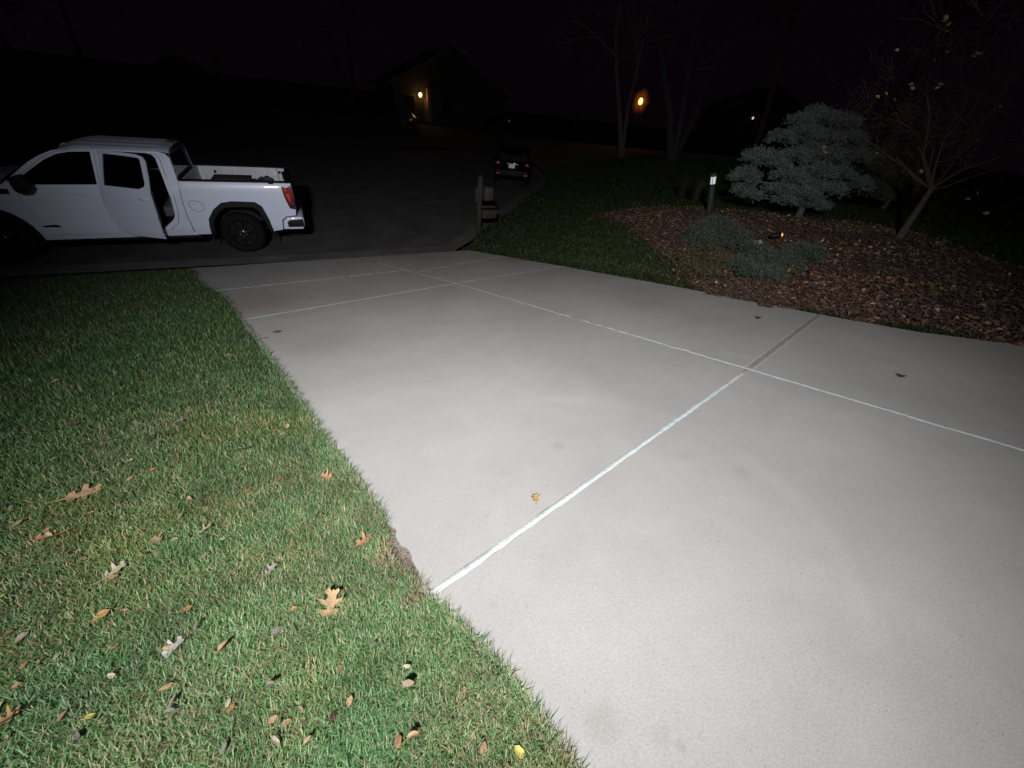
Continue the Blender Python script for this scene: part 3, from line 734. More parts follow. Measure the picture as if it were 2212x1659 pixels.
for y, d in ((0.0, -1), (WID, 1)):
    bi = MB(); bi.prism([(-0.93, 0.545), (-0.925, 0.645), (-0.975, 0.695), (-1.255, 0.715), (-1.262, 0.545)], lambda p, q, l: W(p, l, q), y, y + 0.02 * (1 if d < 0 else -1)); bi.build('bumper_step', MAT['black'], bmp, bevel=0.006)
bq = MB(); bq.box(Vector(W(-1.265, WID / 2, 0.63)), (0.06, 1.2, 0.13)); bq.build('bumper_step', MAT['black'], bmp, bevel=0.01)
fu = MB()
pts = [(0.72, 0.925), (0.765, 0.985), (0.752, 1.075), (0.70, 1.10), (0.565, 1.085), (0.52, 1.03), (0.525, 0.945), (0.575, 0.90), (0.66, 0.895)]
rp = [nearb(u, z, -0.0015) for u, z in pts]; fu.tube(rp + [rp[0]], 0.0055, 5, cap=False); fu.build('fuel_door', MAT['groove'], truck)
b2 = MB(); b2.prism([(-0.735, 1.452), (-0.75, 1.425), (-0.845, 1.425), (-0.84, 1.452)], lambda p, q, l: W(p, prof(q, False) + l, q), -0.006, 0.0); b2.build('badge', MAT['black'], truck)
for y in (0.16, WID - 0.16):
    rk = MB(); rk.box(Vector(W(2.0, y, 0.385)), (2.45, 0.20, 0.07)); rk.build('rocker', MAT['black'], truck, bevel=0.01)
si = MB(); si.box(Vector(W(1.45, 0.11, 0.462)), (1.20, 0.13, 0.045)); si.box(Vector(W(0.84, 0.07, 0.445)), (0.05, 0.10, 0.05)); si.build('door_sill', MAT['white'], truck, bevel=0.01)
# chassis and wells
ch = MB()
for y in (0.55, WID - 0.55): ch.box(Vector(W(1.6, y, 0.50)), (5.2, 0.10, 0.16))
for u in (0, 3.745): ch.tube([W(u, 0.35, 0.41), W(u, WID - 0.35, 0.41)], 0.09, 10)
ch.tube([W(1.9, 0.5, 0.36), W(0.9, 0.55, 0.34)], 0.12, 10); ch.box(Vector(W(2.6, 0.75, 0.36)), (0.9, 0.7, 0.14)); ch.box(Vector(W(1.9, WID / 2, 0.47)), (2.5, 1.7, 0.05))
ch.build('chassis', MAT['black'], truck)
for u in (0, 3.745):
    for y0, y1 in ((0.06, 0.50), (WID - 0.06, WID - 0.50)):
        wl_ = MB(); q = [(0.53 * math.cos(a), 0.53 * math.sin(a)) for a in np.linspace(-0.1, math.pi + 0.1, 16)]
        vs = [W(u + p[0], y0, 0.45 + p[1]) for p in q] + [W(u + p[0], y1, 0.45 + p[1]) for p in q] + [W(u, y1, 0.45)]
        wl_.add(vs, [(i, i + 1, 17 + i, 16 + i) for i in range(15)] + [(16 + i, 17 + i, 32) for i in range(15)]); wl_.build('wheel_well', MAT['black'], truck)
for y in (0.16, WID - 0.16):
    for u_, w_, h_ in ((-0.60, 0.26, 0.22), (0.57, 0.22, 0.18)):
        mf = MB(); mf.box(Vector(W(u_, y, 0.36)), (0.022, w_, h_)); mf.build('mud_flap', MAT['black'], truck)
def wheel(parent, fn, u, yside, r=0.41, w=0.27, nsp=6, name='wheel', lug=True):
    """yside: outer face plane; positive direction goes inboard"""
    sgn = 1 if yside < 1 else -1
    e = bpy.data.objects.new(name, None); col.objects.link(e); c = Vector(fn(u, yside, r)); e.parent = parent; e.location = c - parent_world(parent)
    t = MB(); k = r / 0.41
    pr = [(0.275 * k, 0.015), (0.30 * k, 0.0), (0.36 * k, -0.004), (0.385 * k, 0.012), (r - 0.006, 0.035), (r, 0.06), (r, w - 0.06), (r - .006, w - 0.035), (0.36 * k, w), (0.28 * k, w)]
    t.lathe([(a, b * sgn) for a, b in pr], c, 'y', 40)
    for i in range(44):                                              # tread blocks
        a = 2 * math.pi * i / 44
        for yy in (0.06, 0.135, 0.21):
            aa = a + (0.07 if yy == 0.135 else 0)
            p = c + Vector((math.cos(aa) * (r + 0.002), yy / 0.27 * w * sgn, math.sin(aa) * (r + 0.002)))
            t.box(p, (0.012, 0.055, 0.036 * k), Matrix.Rotation(-aa, 3, 'Y'))
    t.build('tyre', MAT['rubber'], e, angle=40)
    rr = MB()
    rr.lathe([(0.285 * k, 0.01 * sgn), (0.27 * k, 0.02 * sgn), (0.255 * k, 0.06 * sgn), (0.25 * k, 0.16 * sgn), (0.0, 0.16 * sgn)], c, 'y', 40)
    rr.lathe([(0.0, 0.03 * sgn), (0.055 * k, 0.032 * sgn), (0.075 * k, 0.045 * sgn), (0.075 * k, 0.10 * sgn)], c, 'y', 24)
    for i in range(nsp):
        a = 2 * math.pi * i / nsp + 0.26
        for da in (-0.16, 0.16):
            d0 = Vector((math.cos(a + da * 0.5), 0, math.sin(a + da * 0.5))); d1 = Vector((math.cos(a + da), 0, math.sin(a + da)))
            rr.tube([c + d0 * 0.06 * k + Vector((0, 0.055 * sgn, 0)), c + d1 * 0.17 * k + Vector((0, 0.04 * sgn, 0)), c + d1 * 0.262 * k + Vector((0, 0.03 * sgn, 0))], [0.022 * k, 0.020 * k, 0.026 * k], 6)
    rr.build('rim', MAT['gloss'], e, angle=40)
    if lug:
        for i in range(6):
            lg = MB()
            a = 2 * math.pi * i / 6 + 0.5
            lg.lathe([(0.0, 0.028 * sgn), (0.011, 0.03 * sgn), (0.012, 0.055 * sgn)], c + Vector((0.062 * math.cos(a), 0, 0.062 * math.sin(a))), 'y', 8)
            lg.build('lug_nut', MAT['chrome'], e)
    return e
for u in (0, 3.745):
    wheel(truck, W, u, 0.045); wheel(truck, W, u, WID - 0.045)
# cabin
ln = MB()
ln.add([W(0.885, .10, .55), W(0.885, WID - .1, .55), W(0.885, WID - .12, 1.40), W(0.885, .12, 1.40)], [(0, 1, 2, 3)])
ln.add([W(0.885, .12, 1.40), W(0.885, .26, 1.40), W(0.89, .36, 1.86), W(0.89, .30, 1.86)], [(0, 1, 2, 3)])
ln.add([W(0.89, .28, 1.86), W(0.89, WID - .28, 1.86), W(2.5, WID - .28, 1.88), W(2.5, .28, 1.88)], [(0, 1, 2, 3)])
ln.add([W(0.9, WID - .08, .5), W(3.1, WID - .08, .5), W(3.1, WID - .08, 1.32), W(0.9, WID - .08, 1.32)], [(0, 1, 2, 3)])
ln.build('cab_lining', MAT['cabin'], truck, smooth=False)
def seat(u, y, wdt, bench=False):
    s_ = MB(); s_.box(Vector(W(u, y, 0.82)), (0.50, wdt, 0.20)); s_.box(Vector(W(u - 0.27, y, 1.18)), (0.14, wdt, 0.66), Matrix.Rotation(R(14), 3, 'Y').to_3x3())
    so = s_.build('seat', MAT['cabin2'] if bench else MAT['cabin'], truck, bevel=0.04)
    for yy in ((y - 0.45, y + 0.45) if bench else (y,)):
        h_ = MB(); h_.box(Vector(W(u - 0.37, yy, 1.60)), (0.10, 0.26, 0.18)); h_.build('headrest', MAT['cabin'], so, bevel=0.035)
seat(2.20, 0.55, 0.52); seat(2.20, WID - 0.55, 0.52); seat(1.30, WID / 2, 1.45, True)
da = MB(); da.box(Vector(W(3.02, WID / 2, 1.17)), (0.45, 1.7, 0.28)); da.box(Vector(W(1.9, WID / 2, 0.60)), (2.2, 1.72, 0.05)); da.build('dashboard', MAT['cabin'], truck, bevel=0.03)
sw = MB(); cs = Vector(W(2.66, 0.55, 1.30)); ax = Vector((0.86, 0, 0.5)).normalized(); a1 = Vector((0, 1, 0)); a2 = ax.cross(a1)
sw.tube([cs + (a1 * math.cos(t) + a2 * math.sin(t)) * 0.185 for t in np.linspace(0, 2 * math.pi, 25)], 0.015, 6, cap=False)
sw.tube([cs - a1 * 0.18, cs, cs + a1 * 0.18], 0.014, 6); sw.tube([cs, cs - ax * 0.25], 0.03, 6); swo = sw.build('steering_wheel', MAT['gloss'], truck)
wheel_glint = MB(); wheel_glint.tube([cs - ax * .012 + (a1 * math.cos(t) + a2 * math.sin(t)) * 0.186 for t in np.linspace(-2.3, -1.5, 7)], 0.013, 6); wheel_glint.build('trim', MAT['chrome'], swo)  # bright arc added to draw the highlight on the glossy wheel rim
# things lying in the bed
bo = MB(); bo.box(Vector(W(0.0, 1.05, 1.13)), (0.70, 0.55, 0.44)); o = bo.build('storage_box', MAT['darkwood'], origin=W(0.0, 1.05, 0.905), bevel=0.012)
lb = MB(); lb.box(Vector(W(0.0, 1.05, 1.365)), (0.74, 0.59, 0.03)); lb.build('lid', MAT['darkwood'], o, bevel=0.008)
tag(o, 'long dark flat-topped box lying in the white truck bed', 'box')
bo = MB(); bo.ball(W(-0.58, 1.05, 1.12), 0.25, 16, 10, 0.35, (1.15, 1.0, 0.95)); bo.ball(W(-0.70, 1.02, 1.30), 0.13, 12, 8, 0.3)
o = bo.build('canvas_bag', MAT['tarp'], origin=W(-0.6, 1.05, 0.905)); stp = MB(); stp.tube([W(-0.45, 0.95, 1.28), W(-0.58, 0.93, 1.42), W(-0.72, 0.95, 1.38)], 0.015, 6); stp.build('strap', MAT['tarp'], o)
tag(o, 'lumpy dark blue bag beside the box in the truck bed', 'bag')
#PART3
# ------------------------------------------------------------------ other parked cars, the mailbox, lamps
def make_car(name, loc, rz, label, paint, suv=True, group=None):
    """a car whose rear faces local -y; built at the origin, then placed"""
    root = empty(name, (0, 0, 0), label, 'car', group)
    L = 4.6; Wd = 1.86; H = 1.70 if suv else 1.46
    if suv: secs = [(0.0, .42, .98, .98), (0.08, .36, 1.02, 1.02), (0.30, .34, 1.05, 1.62), (0.75, .33, 1.05, 1.69), (1.9, .33, 1.04, 1.70), (2.6, .33, 1.02, 1.62), (3.25, .34, 1.0, 1.06), (4.3, .36, .86, .86), (4.6, .45, .70, .70)]
    else: secs = [(0.0, .42, .92, .92), (0.10, .34, 1.0, 1.0), (0.75, .33, 1.02, 1.05), (1.3, .33, .99, 1.40), (1.9, .33, .97, 1.46), (2.5, .33, .96, 1.40), (3.2, .34, .95, .98), (4.3, .36, .80, .80), (4.6, .45, .65, .65)]
    mb = MB(); vs = []; n = 14
    for (y, z0, zb, zt) in secs:
        half = Wd / 2 * (0.90 if y in (0.0, 4.6) else 1.0)
        top = max(zt, zb + 0.02); hw = half - (top - zb) * 0.32
        prof_ = [(half - .12, z0), (half - .02, z0 + .12), (half, (z0 + zb) / 2), (half - .03, zb), (hw + .02, top - .06), (hw - .12, top), (hw * 0.4, top + .02)]
        vs += [(x, y, z) for x, z in prof_] + [(-x, y, z) for x, z in prof_[::-1]]
    fs = [(i * n + k, i * n + (k + 1) % n, (i + 1) * n + (k + 1) % n, (i + 1) * n + k) for i in range(len(secs) - 1) for k in range(n)]
    fs += [tuple(range(n)), tuple(range((len(secs) - 1) * n, len(secs) * n))]
    mb.add(vs, fs); mb.build('body', paint, root, angle=28)
    zb = 1.05
    gw = MB(); y0, y1, zt = ((0.10, 0.31, 1.58) if suv else (0.82, 1.30, 1.38))
    gw.add([(-.70, y0 - .02, zb + .04), (.70, y0 - .02, zb + .04), (.60, y1 - .02, zt), (-.60, y1 - .02, zt)], [(0, 1, 2, 3)]); gw.build('rear_window', MAT['gloss'], root, smooth=False)
    for s in (-1, 1):
        sw_ = MB(); sw_.prism([(0.55 if suv else 1.15, zb + .05), (3.0, zb + .02), (2.55, H - .14), (0.62 if suv else 1.45, H - .10)], lambda p, q, l: (s * (Wd / 2 - .035 - (q - zb) * .32 + l), p, q), 0.0, 0.02); sw_.build('side_window', MAT['gloss'], root)
        tl_ = MB(); tl_.box((s * 0.74, 0.035, 0.93), (0.26, 0.12, 0.17)); t_ = tl_.build('tail_light', MAT['gloss'], root, bevel=0.02)
        tr_ = MB(); tr_.box((s * 0.76, -0.028, 0.945), (0.15, 0.02, 0.07)); tr_.build('lens', MAT['red'], t_)
        rf_ = MB(); rf_.box((s * 0.70, -0.06, 0.52), (0.16, 0.03, 0.06)); rf_.build('reflector', MAT['redhot'], root)
    rb = MB(); rb.box((0, 0.03, 0.55), (1.60, 0.16, 0.26)); rb.build('bumper', MAT['black'], root, bevel=0.03)
    lp_ = MB(); lp_.box((-0.03, -0.022, 0.86), (0.31, 0.012, 0.155)); lp_.build('licence_plate', MAT['plate'], root, bevel=0.004)
    ct = MB(); ct.box((0, -0.012, 0.965), (0.56, 0.02, 0.022)); ct.build('chrome_trim', MAT['chrome'], root)
    eb = MB(); eb.lathe([(0.0, -0.035), (0.06, -0.03), (0.07, -0.01)], (0.09, 0, 0.965), 'y', 16); eb.build('emblem', MAT['plate'], root)  # disc coloured white to paint in the glint on the badge
    for u in (0.85, 3.7):
        for s in (-1, 1):
            wheel(root, lambda a, b, c: (b, a, c), u, 0, 0.34, 0.22, 5, lug=False) if False else None
            e = bpy.data.objects.new('wheel', None); col.objects.link(e); e.parent = root; e.location = (s * (Wd / 2 - 0.12), u, 0.34)
            t = MB(); c0 = Vector((s * (Wd / 2 - 0.12), u, 0.34))
            prf = [(0.20, .10), (0.30, .11), (0.34, .07), (0.34, -.07), (0.30, -.11), (0.2, -.11)]
            vs = []; k = 24
            for r_, h in prf:
                for q in range(k): a = 2 * math.pi * q / k; vs.append(c0 + Vector((h * s, r_ * math.cos(a), r_ * math.sin(a))))
            t.add(vs, [(i * k + q, i * k + (q + 1) % k, (i + 1) * k + (q + 1) % k, (i + 1) * k + q) for i in range(len(prf) - 1) for q in range(k)]); t.build('tyre', MAT['rubber'], e)
            rr = MB()
            for q in range(5):
                a = 2 * math.pi * q / 5; d = Vector((0, math.cos(a), math.sin(a))); rr.tube([c0 + Vector((.08 * s, 0, 0)) + d * .02, c0 + Vector((.07 * s, 0, 0)) + d * .21], [.03, .035], 6)
            rr.build('rim', MAT['boxgrey'], e)
    root.location = loc; root.rotation_euler = (0, 0, rz)
    return root
make_car('parked_suv', (9.55, 19.05, 0.02), R(-28), 'dark sport utility vehicle parked at the kerb with its pale licence plate shining', MAT['darkcar'])
pc = on_y(1100, 262, 46.0)
make_car('parked_car', (pc.x, 46.0, pc.z - 0.86), R(8), 'dark car in front of the far gabled house, one small pale plate showing', MAT['darkcar'], suv=False)
pc2 = on_y(888, 262, 43.0)
make_car('parked_car', (pc2.x, 43.0, pc2.z - 0.75), R(14), 'grey car standing below the glowing porch lamp of the far house', MAT['silvercar'], suv=False)

# mailbox at the kerb
mb0 = hit(1033, 500)
mroot = empty('mailbox', mb0, 'weathered wooden mailbox post with two boxes at the kerb corner', 'mailbox', rz=R(4))
def ml(x, y, z): return Vector((mb0.x + x, mb0.y + y, mb0.z + z))
p_ = MB(); p_.box(ml(0, 0, 0.72), (0.115, 0.115, 1.50)); p_.build('post', MAT['wood'], mroot, bevel=0.008)
fn_ = MB(); fn_.lathe([(0.0, 0.07), (0.03, 0.05), (0.035, 0.02), (0.02, 0.0)], ml(0, 0, 1.47), 'z', 12); fn_.build('finial', MAT['trim'], mroot)
ar = MB(); ar.box(ml(0.22, 0.0, 0.70), (0.62, 0.09, 0.05)); ar.box(ml(-0.09, 0.0, 1.03), (0.10, 0.10, 0.38)); ar.build('arm', MAT['wood'], mroot, bevel=0.006)
b1 = MB(); b1.box(ml(0.24, 0.0, 1.07), (0.27, 0.34, 0.36)); bx1 = b1.build('letter_box', MAT['boxgrey'], mroot, bevel=0.03)
d1 = MB(); d1.box(ml(0.24, -0.176, 1.07), (0.22, 0.012, 0.29)); d1.build('door', MAT['boxgrey'], bx1, bevel=0.004)
b2_ = MB(); b2_.box(ml(0.30, 0.0, 0.52), (0.46, 0.30, 0.235)); bx2 = b2_.build('newspaper_box', MAT['wood'], mroot, bevel=0.008)
d2 = MB(); d2.box(ml(0.32, 0.0, 0.655), (0.56, 0.36, 0.025)); d2.build('lid', MAT['black'], bx2, bevel=0.005)

# bollard light in the planting bed
b0 = hit(1532, 457)
br = empty('bollard_light', b0, 'dark green bollard light with a white lens beside the blue spruce', 'bollard light')
q = MB(); q.lathe([(0.10, -0.03), (0.10, 0.03), (0.062, 0.045), (0.058, 0.60), (0.066, 0.605), (0.066, 0.62)], b0, 'z', 18); q.build('post', MAT['greenmetal'], br)
q = MB(); q.lathe([(0.0, 0.62), (0.052, 0.622), (0.052, 0.78), (0.0, 0.78)], b0, 'z', 18); q.build('lens', MAT['whitelens'], br)
q = MB(); q.lathe([(0.066, 0.78), (0.07, 0.80), (0.05, 0.83), (0.0, 0.84)], b0, 'z', 18)
for k in range(4):
    a = k * math.pi / 2 + .6; q.tube([b0 + Vector((.06 * math.cos(a), .06 * math.sin(a), .61)), b0 + Vector((.06 * math.cos(a), .06 * math.sin(a), .79))], .006, 5)
q.build('cap', MAT['greenmetal'], br)
d_ = float((M.T @ (np.array(b0 + Vector((0, 0, .84))) - [0, 0, CAM_H]))[2])
br.rotation_mode = 'QUATERNION'; br.rotation_quaternion = Vector((0, 0, 1)).rotation_difference((at(1541, 385, d_) - b0).normalized())
# small lit spot lamp at the juniper
s0 = hit(1668, 523)
sr = empty('garden_spotlight', s0, 'small black garden spotlight glowing amber behind the junipers', 'spotlight')
hv = Vector((0.80, -0.45, 0.18)).normalized()
q = MB(); q.tube([s0 + Vector((0, 0, -.05)), s0 + Vector((0, 0, .09))], .012, 8); q.build('stake', MAT['black'], sr)
q = MB(); c0 = s0 + Vector((0, 0, .12)); q.tube([c0 - hv * .09, c0 - hv * .07, c0 + hv * .06, c0 + hv * .08], [.03, .045, .05, .055], 14); q.build('housing', MAT['black'], sr)
q = MB(); q.ball(c0 + hv * .10, 0.030, 12, 8); q.build('bulb', MAT['amber'], sr)
k0 = hit(1634, 530)
q = MB(); q.ball(k0 + Vector((0, 0, .02)), 0.11, 16, 10, 0.5, (1.2, .8, .6)); tag(q.build('rock', MAT['rock'], origin=k0), 'pale rock half hidden behind the junipers next to the garden spotlight', 'rock')

# distant houses, each with one small lamp burning
def house(loc, rz, w, d, h, ridge, label, lamp_x, lamp_z, lampmat, lr, watt, lampcol, garage=True):
    root = empty('house', (0, 0, 0), label, 'house')
    m_ = MB(); m_.box((0, d / 2, h / 2 - 1), (w, d, h + 2)); m_.prism([(-w / 2, h), (w / 2, h), (0, h + ridge)], lambda p, q, l: (p, l, q), 0.0, d); m_.build('wall', MAT['siding'], root, smooth=False)
    r_ = MB()
    for s in (-1, 1):
        ov = 0.5; k = ridge / (w / 2)
        r_.prism([(0, h + ridge + .02), (s * (w / 2 + ov), h - ov * k + .02), (s * (w / 2 + ov), h - ov * k + .2), (0, h + ridge + .2)], lambda p, q, l: (p, l, q), -0.45, d + 0.45)
    ro = r_.build('roof', MAT['shingle'], root, smooth=False)
    for s in (-1, 1):
        f_ = MB(); f_.prism([(0, h + ridge - .05), (s * (w / 2 + .5), h - .5 * ridge / (w / 2) - .05), (s * (w / 2 + .5), h - .5 * ridge / (w / 2) + .17), (0, h + ridge + .17)], lambda p, q, l: (p, l, q), -0.50, -0.453); f_.build('barge_board', MAT['trim'], ro, smooth=False)
    c_ = MB(); c_.box((w * .25, d * .6, h + ridge * .6 + .8), (.7, .7, 2.0)); c_.build('chimney', MAT['brick'], ro, bevel=0.01)
    if garage:
        g_ = MB()
        for k in range(4): g_.box((w * .22, -0.03, 0.28 + .54 * k), (w * .42, .06, .52))
        g_.build('garage_door', MAT['siding'], root, bevel=0.01)
    dr_ = MB(); dr_.box((-w * .22, -0.03, 1.05), (.95, .07, 2.1)); do = dr_.build('door', MAT['darkwood'], root, bevel=0.01)
    hn = MB(); hn.ball((-w * .22 + .36, -0.1, 1.0), 0.04); hn.build('handle', MAT['chrome'], do)
    for x in (-w * .38, -w * .06):
        f_ = MB(); f_.box((x, -0.03, 1.6), (1.3, .07, 1.4)); fo = f_.build('window', MAT['trim'], root, bevel=0.01)
        p2 = MB(); p2.box((x, -0.072, 1.6), (1.14, .02, 1.24)); p2.build('pane', MAT['gloss'], fo)
    lm = MB(); lm.box((lamp_x, -0.08, lamp_z + lr * 1.2), (.12, .16, .05)); lm.tube([(lamp_x, -0.1, lamp_z + lr * 1.9), (lamp_x, -.24, lamp_z + lr * 1.7), (lamp_x, -.24, lamp_z + lr)], .02, 6)
    lo_ = lm.build('porch_lamp', MAT['black'], root)
    b_ = MB(); b_.ball((lamp_x, -.24, lamp_z), lr, 12, 8, 0, (1, 1, 1.25)); b_.build('bulb', lampmat, lo_)
    col_ = MB(); col_.box((lamp_x + .85, -0.45, (h - 0.3) / 2), (.4, .4, h - 0.3)); col_.build('porch_column', MAT['brick'], root, bevel=0.01)
    if watt:
        pl = bpy.data.lights.new('porch_light', 'POINT'); pl.energy = watt; pl.color = lampcol; pl.shadow_soft_size = 0.08
        po = bpy.data.objects.new('porch_light', pl); col.objects.link(po); po.parent = root; po.location = (lamp_x + .1, -.62, lamp_z - .05)
    root.location = loc; root.rotation_euler = (0, 0, rz)
    return root
lampA = on_y(908, 205, 50.0); gab = on_y(1097, 209, 50.0)
wA = 13.0; xc = gab.x - wA / 2 - 0.2
hA = gab.z + 0.1
gzA = lampA.z - 2.35
house((xc, 50.25, gzA), 0, wA, 10, hA - gzA, 3.4, 'gabled far house with a warm lamp glowing beside its porch column', lampA.x - xc, 2.35, MAT['porch'], 0.17, 24, (1.0, .50, .12))
lampB = on_y(332, 203, 62.0)
house((lampB.x + 3, 62.3, lampB.z - 2.6), R(5), 14, 9, 3.0, 3.0, 'dim far house behind the white truck with a tiny speck of light', -3.0, 2.6, MAT['dimlens'], 0.07, 0, (1, 1, 1))
lampC = at(1639, 256, 52.0)
house((lampC.x + 2.0, lampC.y + .3, lampC.z - 2.4), R(-32), 13, 9, 3.0, 3.0, 'far house left of the blue spruce top with a small pinkish lamp', -1.9, 2.4, MAT['dimlens'], 0.13, 0, (1, 1, 1))
# lantern on a post
lb_ = at(1384, 219, 33.0); gz_ = max(0.9, lb_.z - 3.4)
lr_ = empty('lamp_post', (lb_.x, lb_.y, gz_), 'tall lamp post with a single glowing orange lantern among dark trees', 'lamp post')
q = MB(); q.tube([(lb_.x, lb_.y, gz_ - .3), (lb_.x, lb_.y, lb_.z - .32)], .06, 10); q.lathe([(.14, 0), (.12, .25), (.07, .3)], (lb_.x, lb_.y, gz_), 'z', 12); q.build('post', MAT['black'], lr_)
q = MB(); q.ball(lb_, 0.21, 14, 10, 0, (0.85, 0.85, 1.25)); q.build('bulb', MAT['sodium'], lr_)
q = MB(); q.lathe([(.12, -.34), (.20, -.30), (.24, -.26)], lb_, 'z', 12); q.lathe([(.30, .27), (.10, .40), (0, .46)], lb_, 'z', 12); q.build('lantern_frame', MAT['black'], lr_)
pl = bpy.data.lights.new('lantern_light', 'POINT'); pl.energy = 45; pl.color = (1, .34, .06); pl.shadow_soft_size = .15
po = bpy.data.objects.new('lantern_light', pl); col.objects.link(po); po.parent = lr_; po.location = (-.35, -.45, lb_.z - gz_)
def halo_mat(name, c, s, t):
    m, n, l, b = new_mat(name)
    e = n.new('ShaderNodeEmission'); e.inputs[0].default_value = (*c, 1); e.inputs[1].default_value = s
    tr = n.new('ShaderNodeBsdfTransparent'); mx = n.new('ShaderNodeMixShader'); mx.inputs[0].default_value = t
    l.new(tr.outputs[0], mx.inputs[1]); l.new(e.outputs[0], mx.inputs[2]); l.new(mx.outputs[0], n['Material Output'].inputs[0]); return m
for r_, k_ in ((.26, .20), (.32, .12), (.40, .07), (.50, .045), (.62, .028), (.75, .016)):  # see-through glowing shells added to imitate the lens halo round the lantern
    q = MB(); q.ball(lb_, r_, 18, 12, .35, (.9, .9, 1.12)); q.build('halo_shell', halo_mat('amber_halo', (1, .24, .02), .45, k_), lr_)
# red marker reflector on a stake behind the spruce
m0 = at(1660, 307, 17.0); gz2 = tz(m0.x, m0.y)
mr_ = empty('driveway_marker', (m0.x, m0.y, gz2), 'thin stake with a small red reflector at the edge of the blue spruce', 'driveway marker')
q = MB(); q.tube([(m0.x, m0.y, gz2 - .1), (m0.x, m0.y, m0.z + .06)], .012, 6); q.build('stake', MAT['trim'], mr_)
q = MB(); q.lathe([(0, -.012), (.05, -.012), (.05, .012), (0, .012)], m0 + Vector((0, -.02, 0)), 'y', 12); q.build('reflector', MAT['redhot'], mr_)

# ------------------------------------------------------------------ needle sprays for the evergreens
def sprays(cent, out, length, n_need, nl, nw, tones, spread=0.9):
    """cent, out: arrays of spray roots and directions. Each spray carries n_need flat needles"""
    N = len(cent); out = out / np.linalg.norm(out, axis=1, keepdims=True)
    t = rng.uniform(0.05, 1.0, (N, n_need, 1))
    base = cent[:, None] + out[:, None] * t * length[:, None, None]
    rd_ = rng.normal(size=(N, n_need, 3)); rd_ /= np.linalg.norm(rd_, axis=2, keepdims=True)
    d = out[:, None] * 0.9 + rd_ * spread; d /= np.linalg.norm(d, axis=2, keepdims=True)
    sd = np.cross(d, rng.normal(size=(N, n_need, 3))); sd /= np.linalg.norm(sd, axis=2, keepdims=True) + 1e-9
    L_ = nl * rng.uniform(0.6, 1.2, (N, n_need, 1)); w_ = nw * rng.uniform(0.7, 1.2, (N, n_need, 1))
    a = base - sd * w_; b = base + sd * w_; c = base + d * L_ + sd * w_ * .25; e = base + d * L_ - sd * w_ * .25
    V = np.stack([a, b, c, e], 2).reshape(-1, 3)
    Q = np.arange(len(V)).reshape(-1, 4)
    T = np.repeat(tones, n_need * 4, 0)
    return V, Q, T
def pad_tree(name, label, cat, base, pads, mname, tone_a, tone_b, n_per, need, length, nl, nw, group=None, trunk_h=None, bark='bark', updir=0.35):
    root = empty(name, base, label, cat, group)
    C_ = []; O_ = []; T_ = []; Ln = []
    tr = MB()
    for (c, rx, rz, ry) in pads:
        c = np.array(c); n = int(n_per * (rx * rz + rx * ry + ry * rz) ** 1.0)
        n = max(n, 40)
        d = rng.normal(size=(n, 3)); d /= np.linalg.norm(d, axis=1, keepdims=True)
        d[:, 2] = np.where(d[:, 2] < -0.35, -d[:, 2] * .5, d[:, 2])
        rr = rng.uniform(0.55, 1.0, (n, 1)) ** 0.6
        # lumpy outline so the crown breaks into fans
        lump = np.array([0.78 + 0.42 * (0.5 + 0.9 * noise.noise(Vector(tuple(v * 2.6 + c * 3.0)))) for v in d])[:, None]
        p = c + d * np.array([rx, ry, rz]) * rr * lump
        C_.append(p); O_.append(d * [1, 1, .7] + [0, 0, updir] + rng.normal(size=(n, 3)) * .25); Ln.append(length * rng.uniform(.6, 1.3, n))
        k = rng.uniform(0, 1, (n, 1)); T_.append(np.array(tone_a) * (1 - k) + np.array(tone_b) * k)
        cv = Vector(tuple(c)); bv = Vector(base)
        th = trunk_h if trunk_h else 0.6
        st_ = bv + Vector((0, 0, min(th, max(0.08, (cv.z - bv.z) * .75))))
        mid = st_.lerp(cv, .5) + Vector((0, 0, .05))
        tr.tube([st_, mid, cv], [.035, .022, .010], 6)
    V, Q, T = sprays(np.concatenate(C_), np.concatenate(O_), np.concatenate(Ln), need, nl, nw, np.concatenate(T_))
    if trunk_h: tr.tube([Vector(base) - Vector((0, 0, .1)), Vector(base) + Vector((0.02, 0, trunk_h * .5)), Vector(base) + Vector((0, .03, trunk_h))], [.085, .065, .03], 9)
    tr.build('trunk', MAT[bark], root)
    np_mesh('crown', V, quads=Q, m=MAT[mname], tone=T, parent=root, origin=base)
    return root
def pads_px(lst, depth0):
    """(image x, image y, half width, half height, depth offset) -> ellipsoids of foliage in the world"""
    out = []
    for x, y, a, b, dd in lst:
        dpt = depth0 + dd; k = dpt / F_PX
        out.append((tuple(at(x, y, dpt)), a * k * .92, b * k * .92, a * k * .85)); 
    return out
zz = lambda x, y: (1415.7 + x * .36, 177 + y * .36)
sp = []
for x, y, a, b, dd in [(545, 560, 78, 60, -.1), (620, 445, 80, 55, .0), (530, 640, 55, 38, -.2), (585, 670, 50, 28, -.3), (760, 330, 75, 48, .2), (700, 470, 90, 55, -.3), (840, 440, 85, 45, -.1), (800, 560, 95, 55, -.5),
                       (900, 300, 95, 50, .3), (1000, 215, 110, 55, .5), (880, 225, 75, 42, .5), (1120, 225, 95, 45, .6), (1010, 330, 100, 50, .2), (1060, 440, 85, 55, 0), (980, 530, 90, 50, -.4), (760, 640, 90, 36, -.6),
                       (880, 660, 100, 36, -.6), (1030, 630, 100, 40, -.5), (1160, 330, 90, 50, .5), (1090, 540, 80, 50, 0), (780, 700, 60, 22, -.7), (960, 720, 70, 24, -.5), (1180, 440, 90, 60, .6), (940, 400, 80, 40, 0.1), (960, 165, 50, 26, .6), (1190, 600, 90, 50, .3)]:
    px_, py_ = zz(x, y); sp.append((px_ - 2, py_ + 8, a * .37, b * .31, dd))
spb = hit(1722, 470)
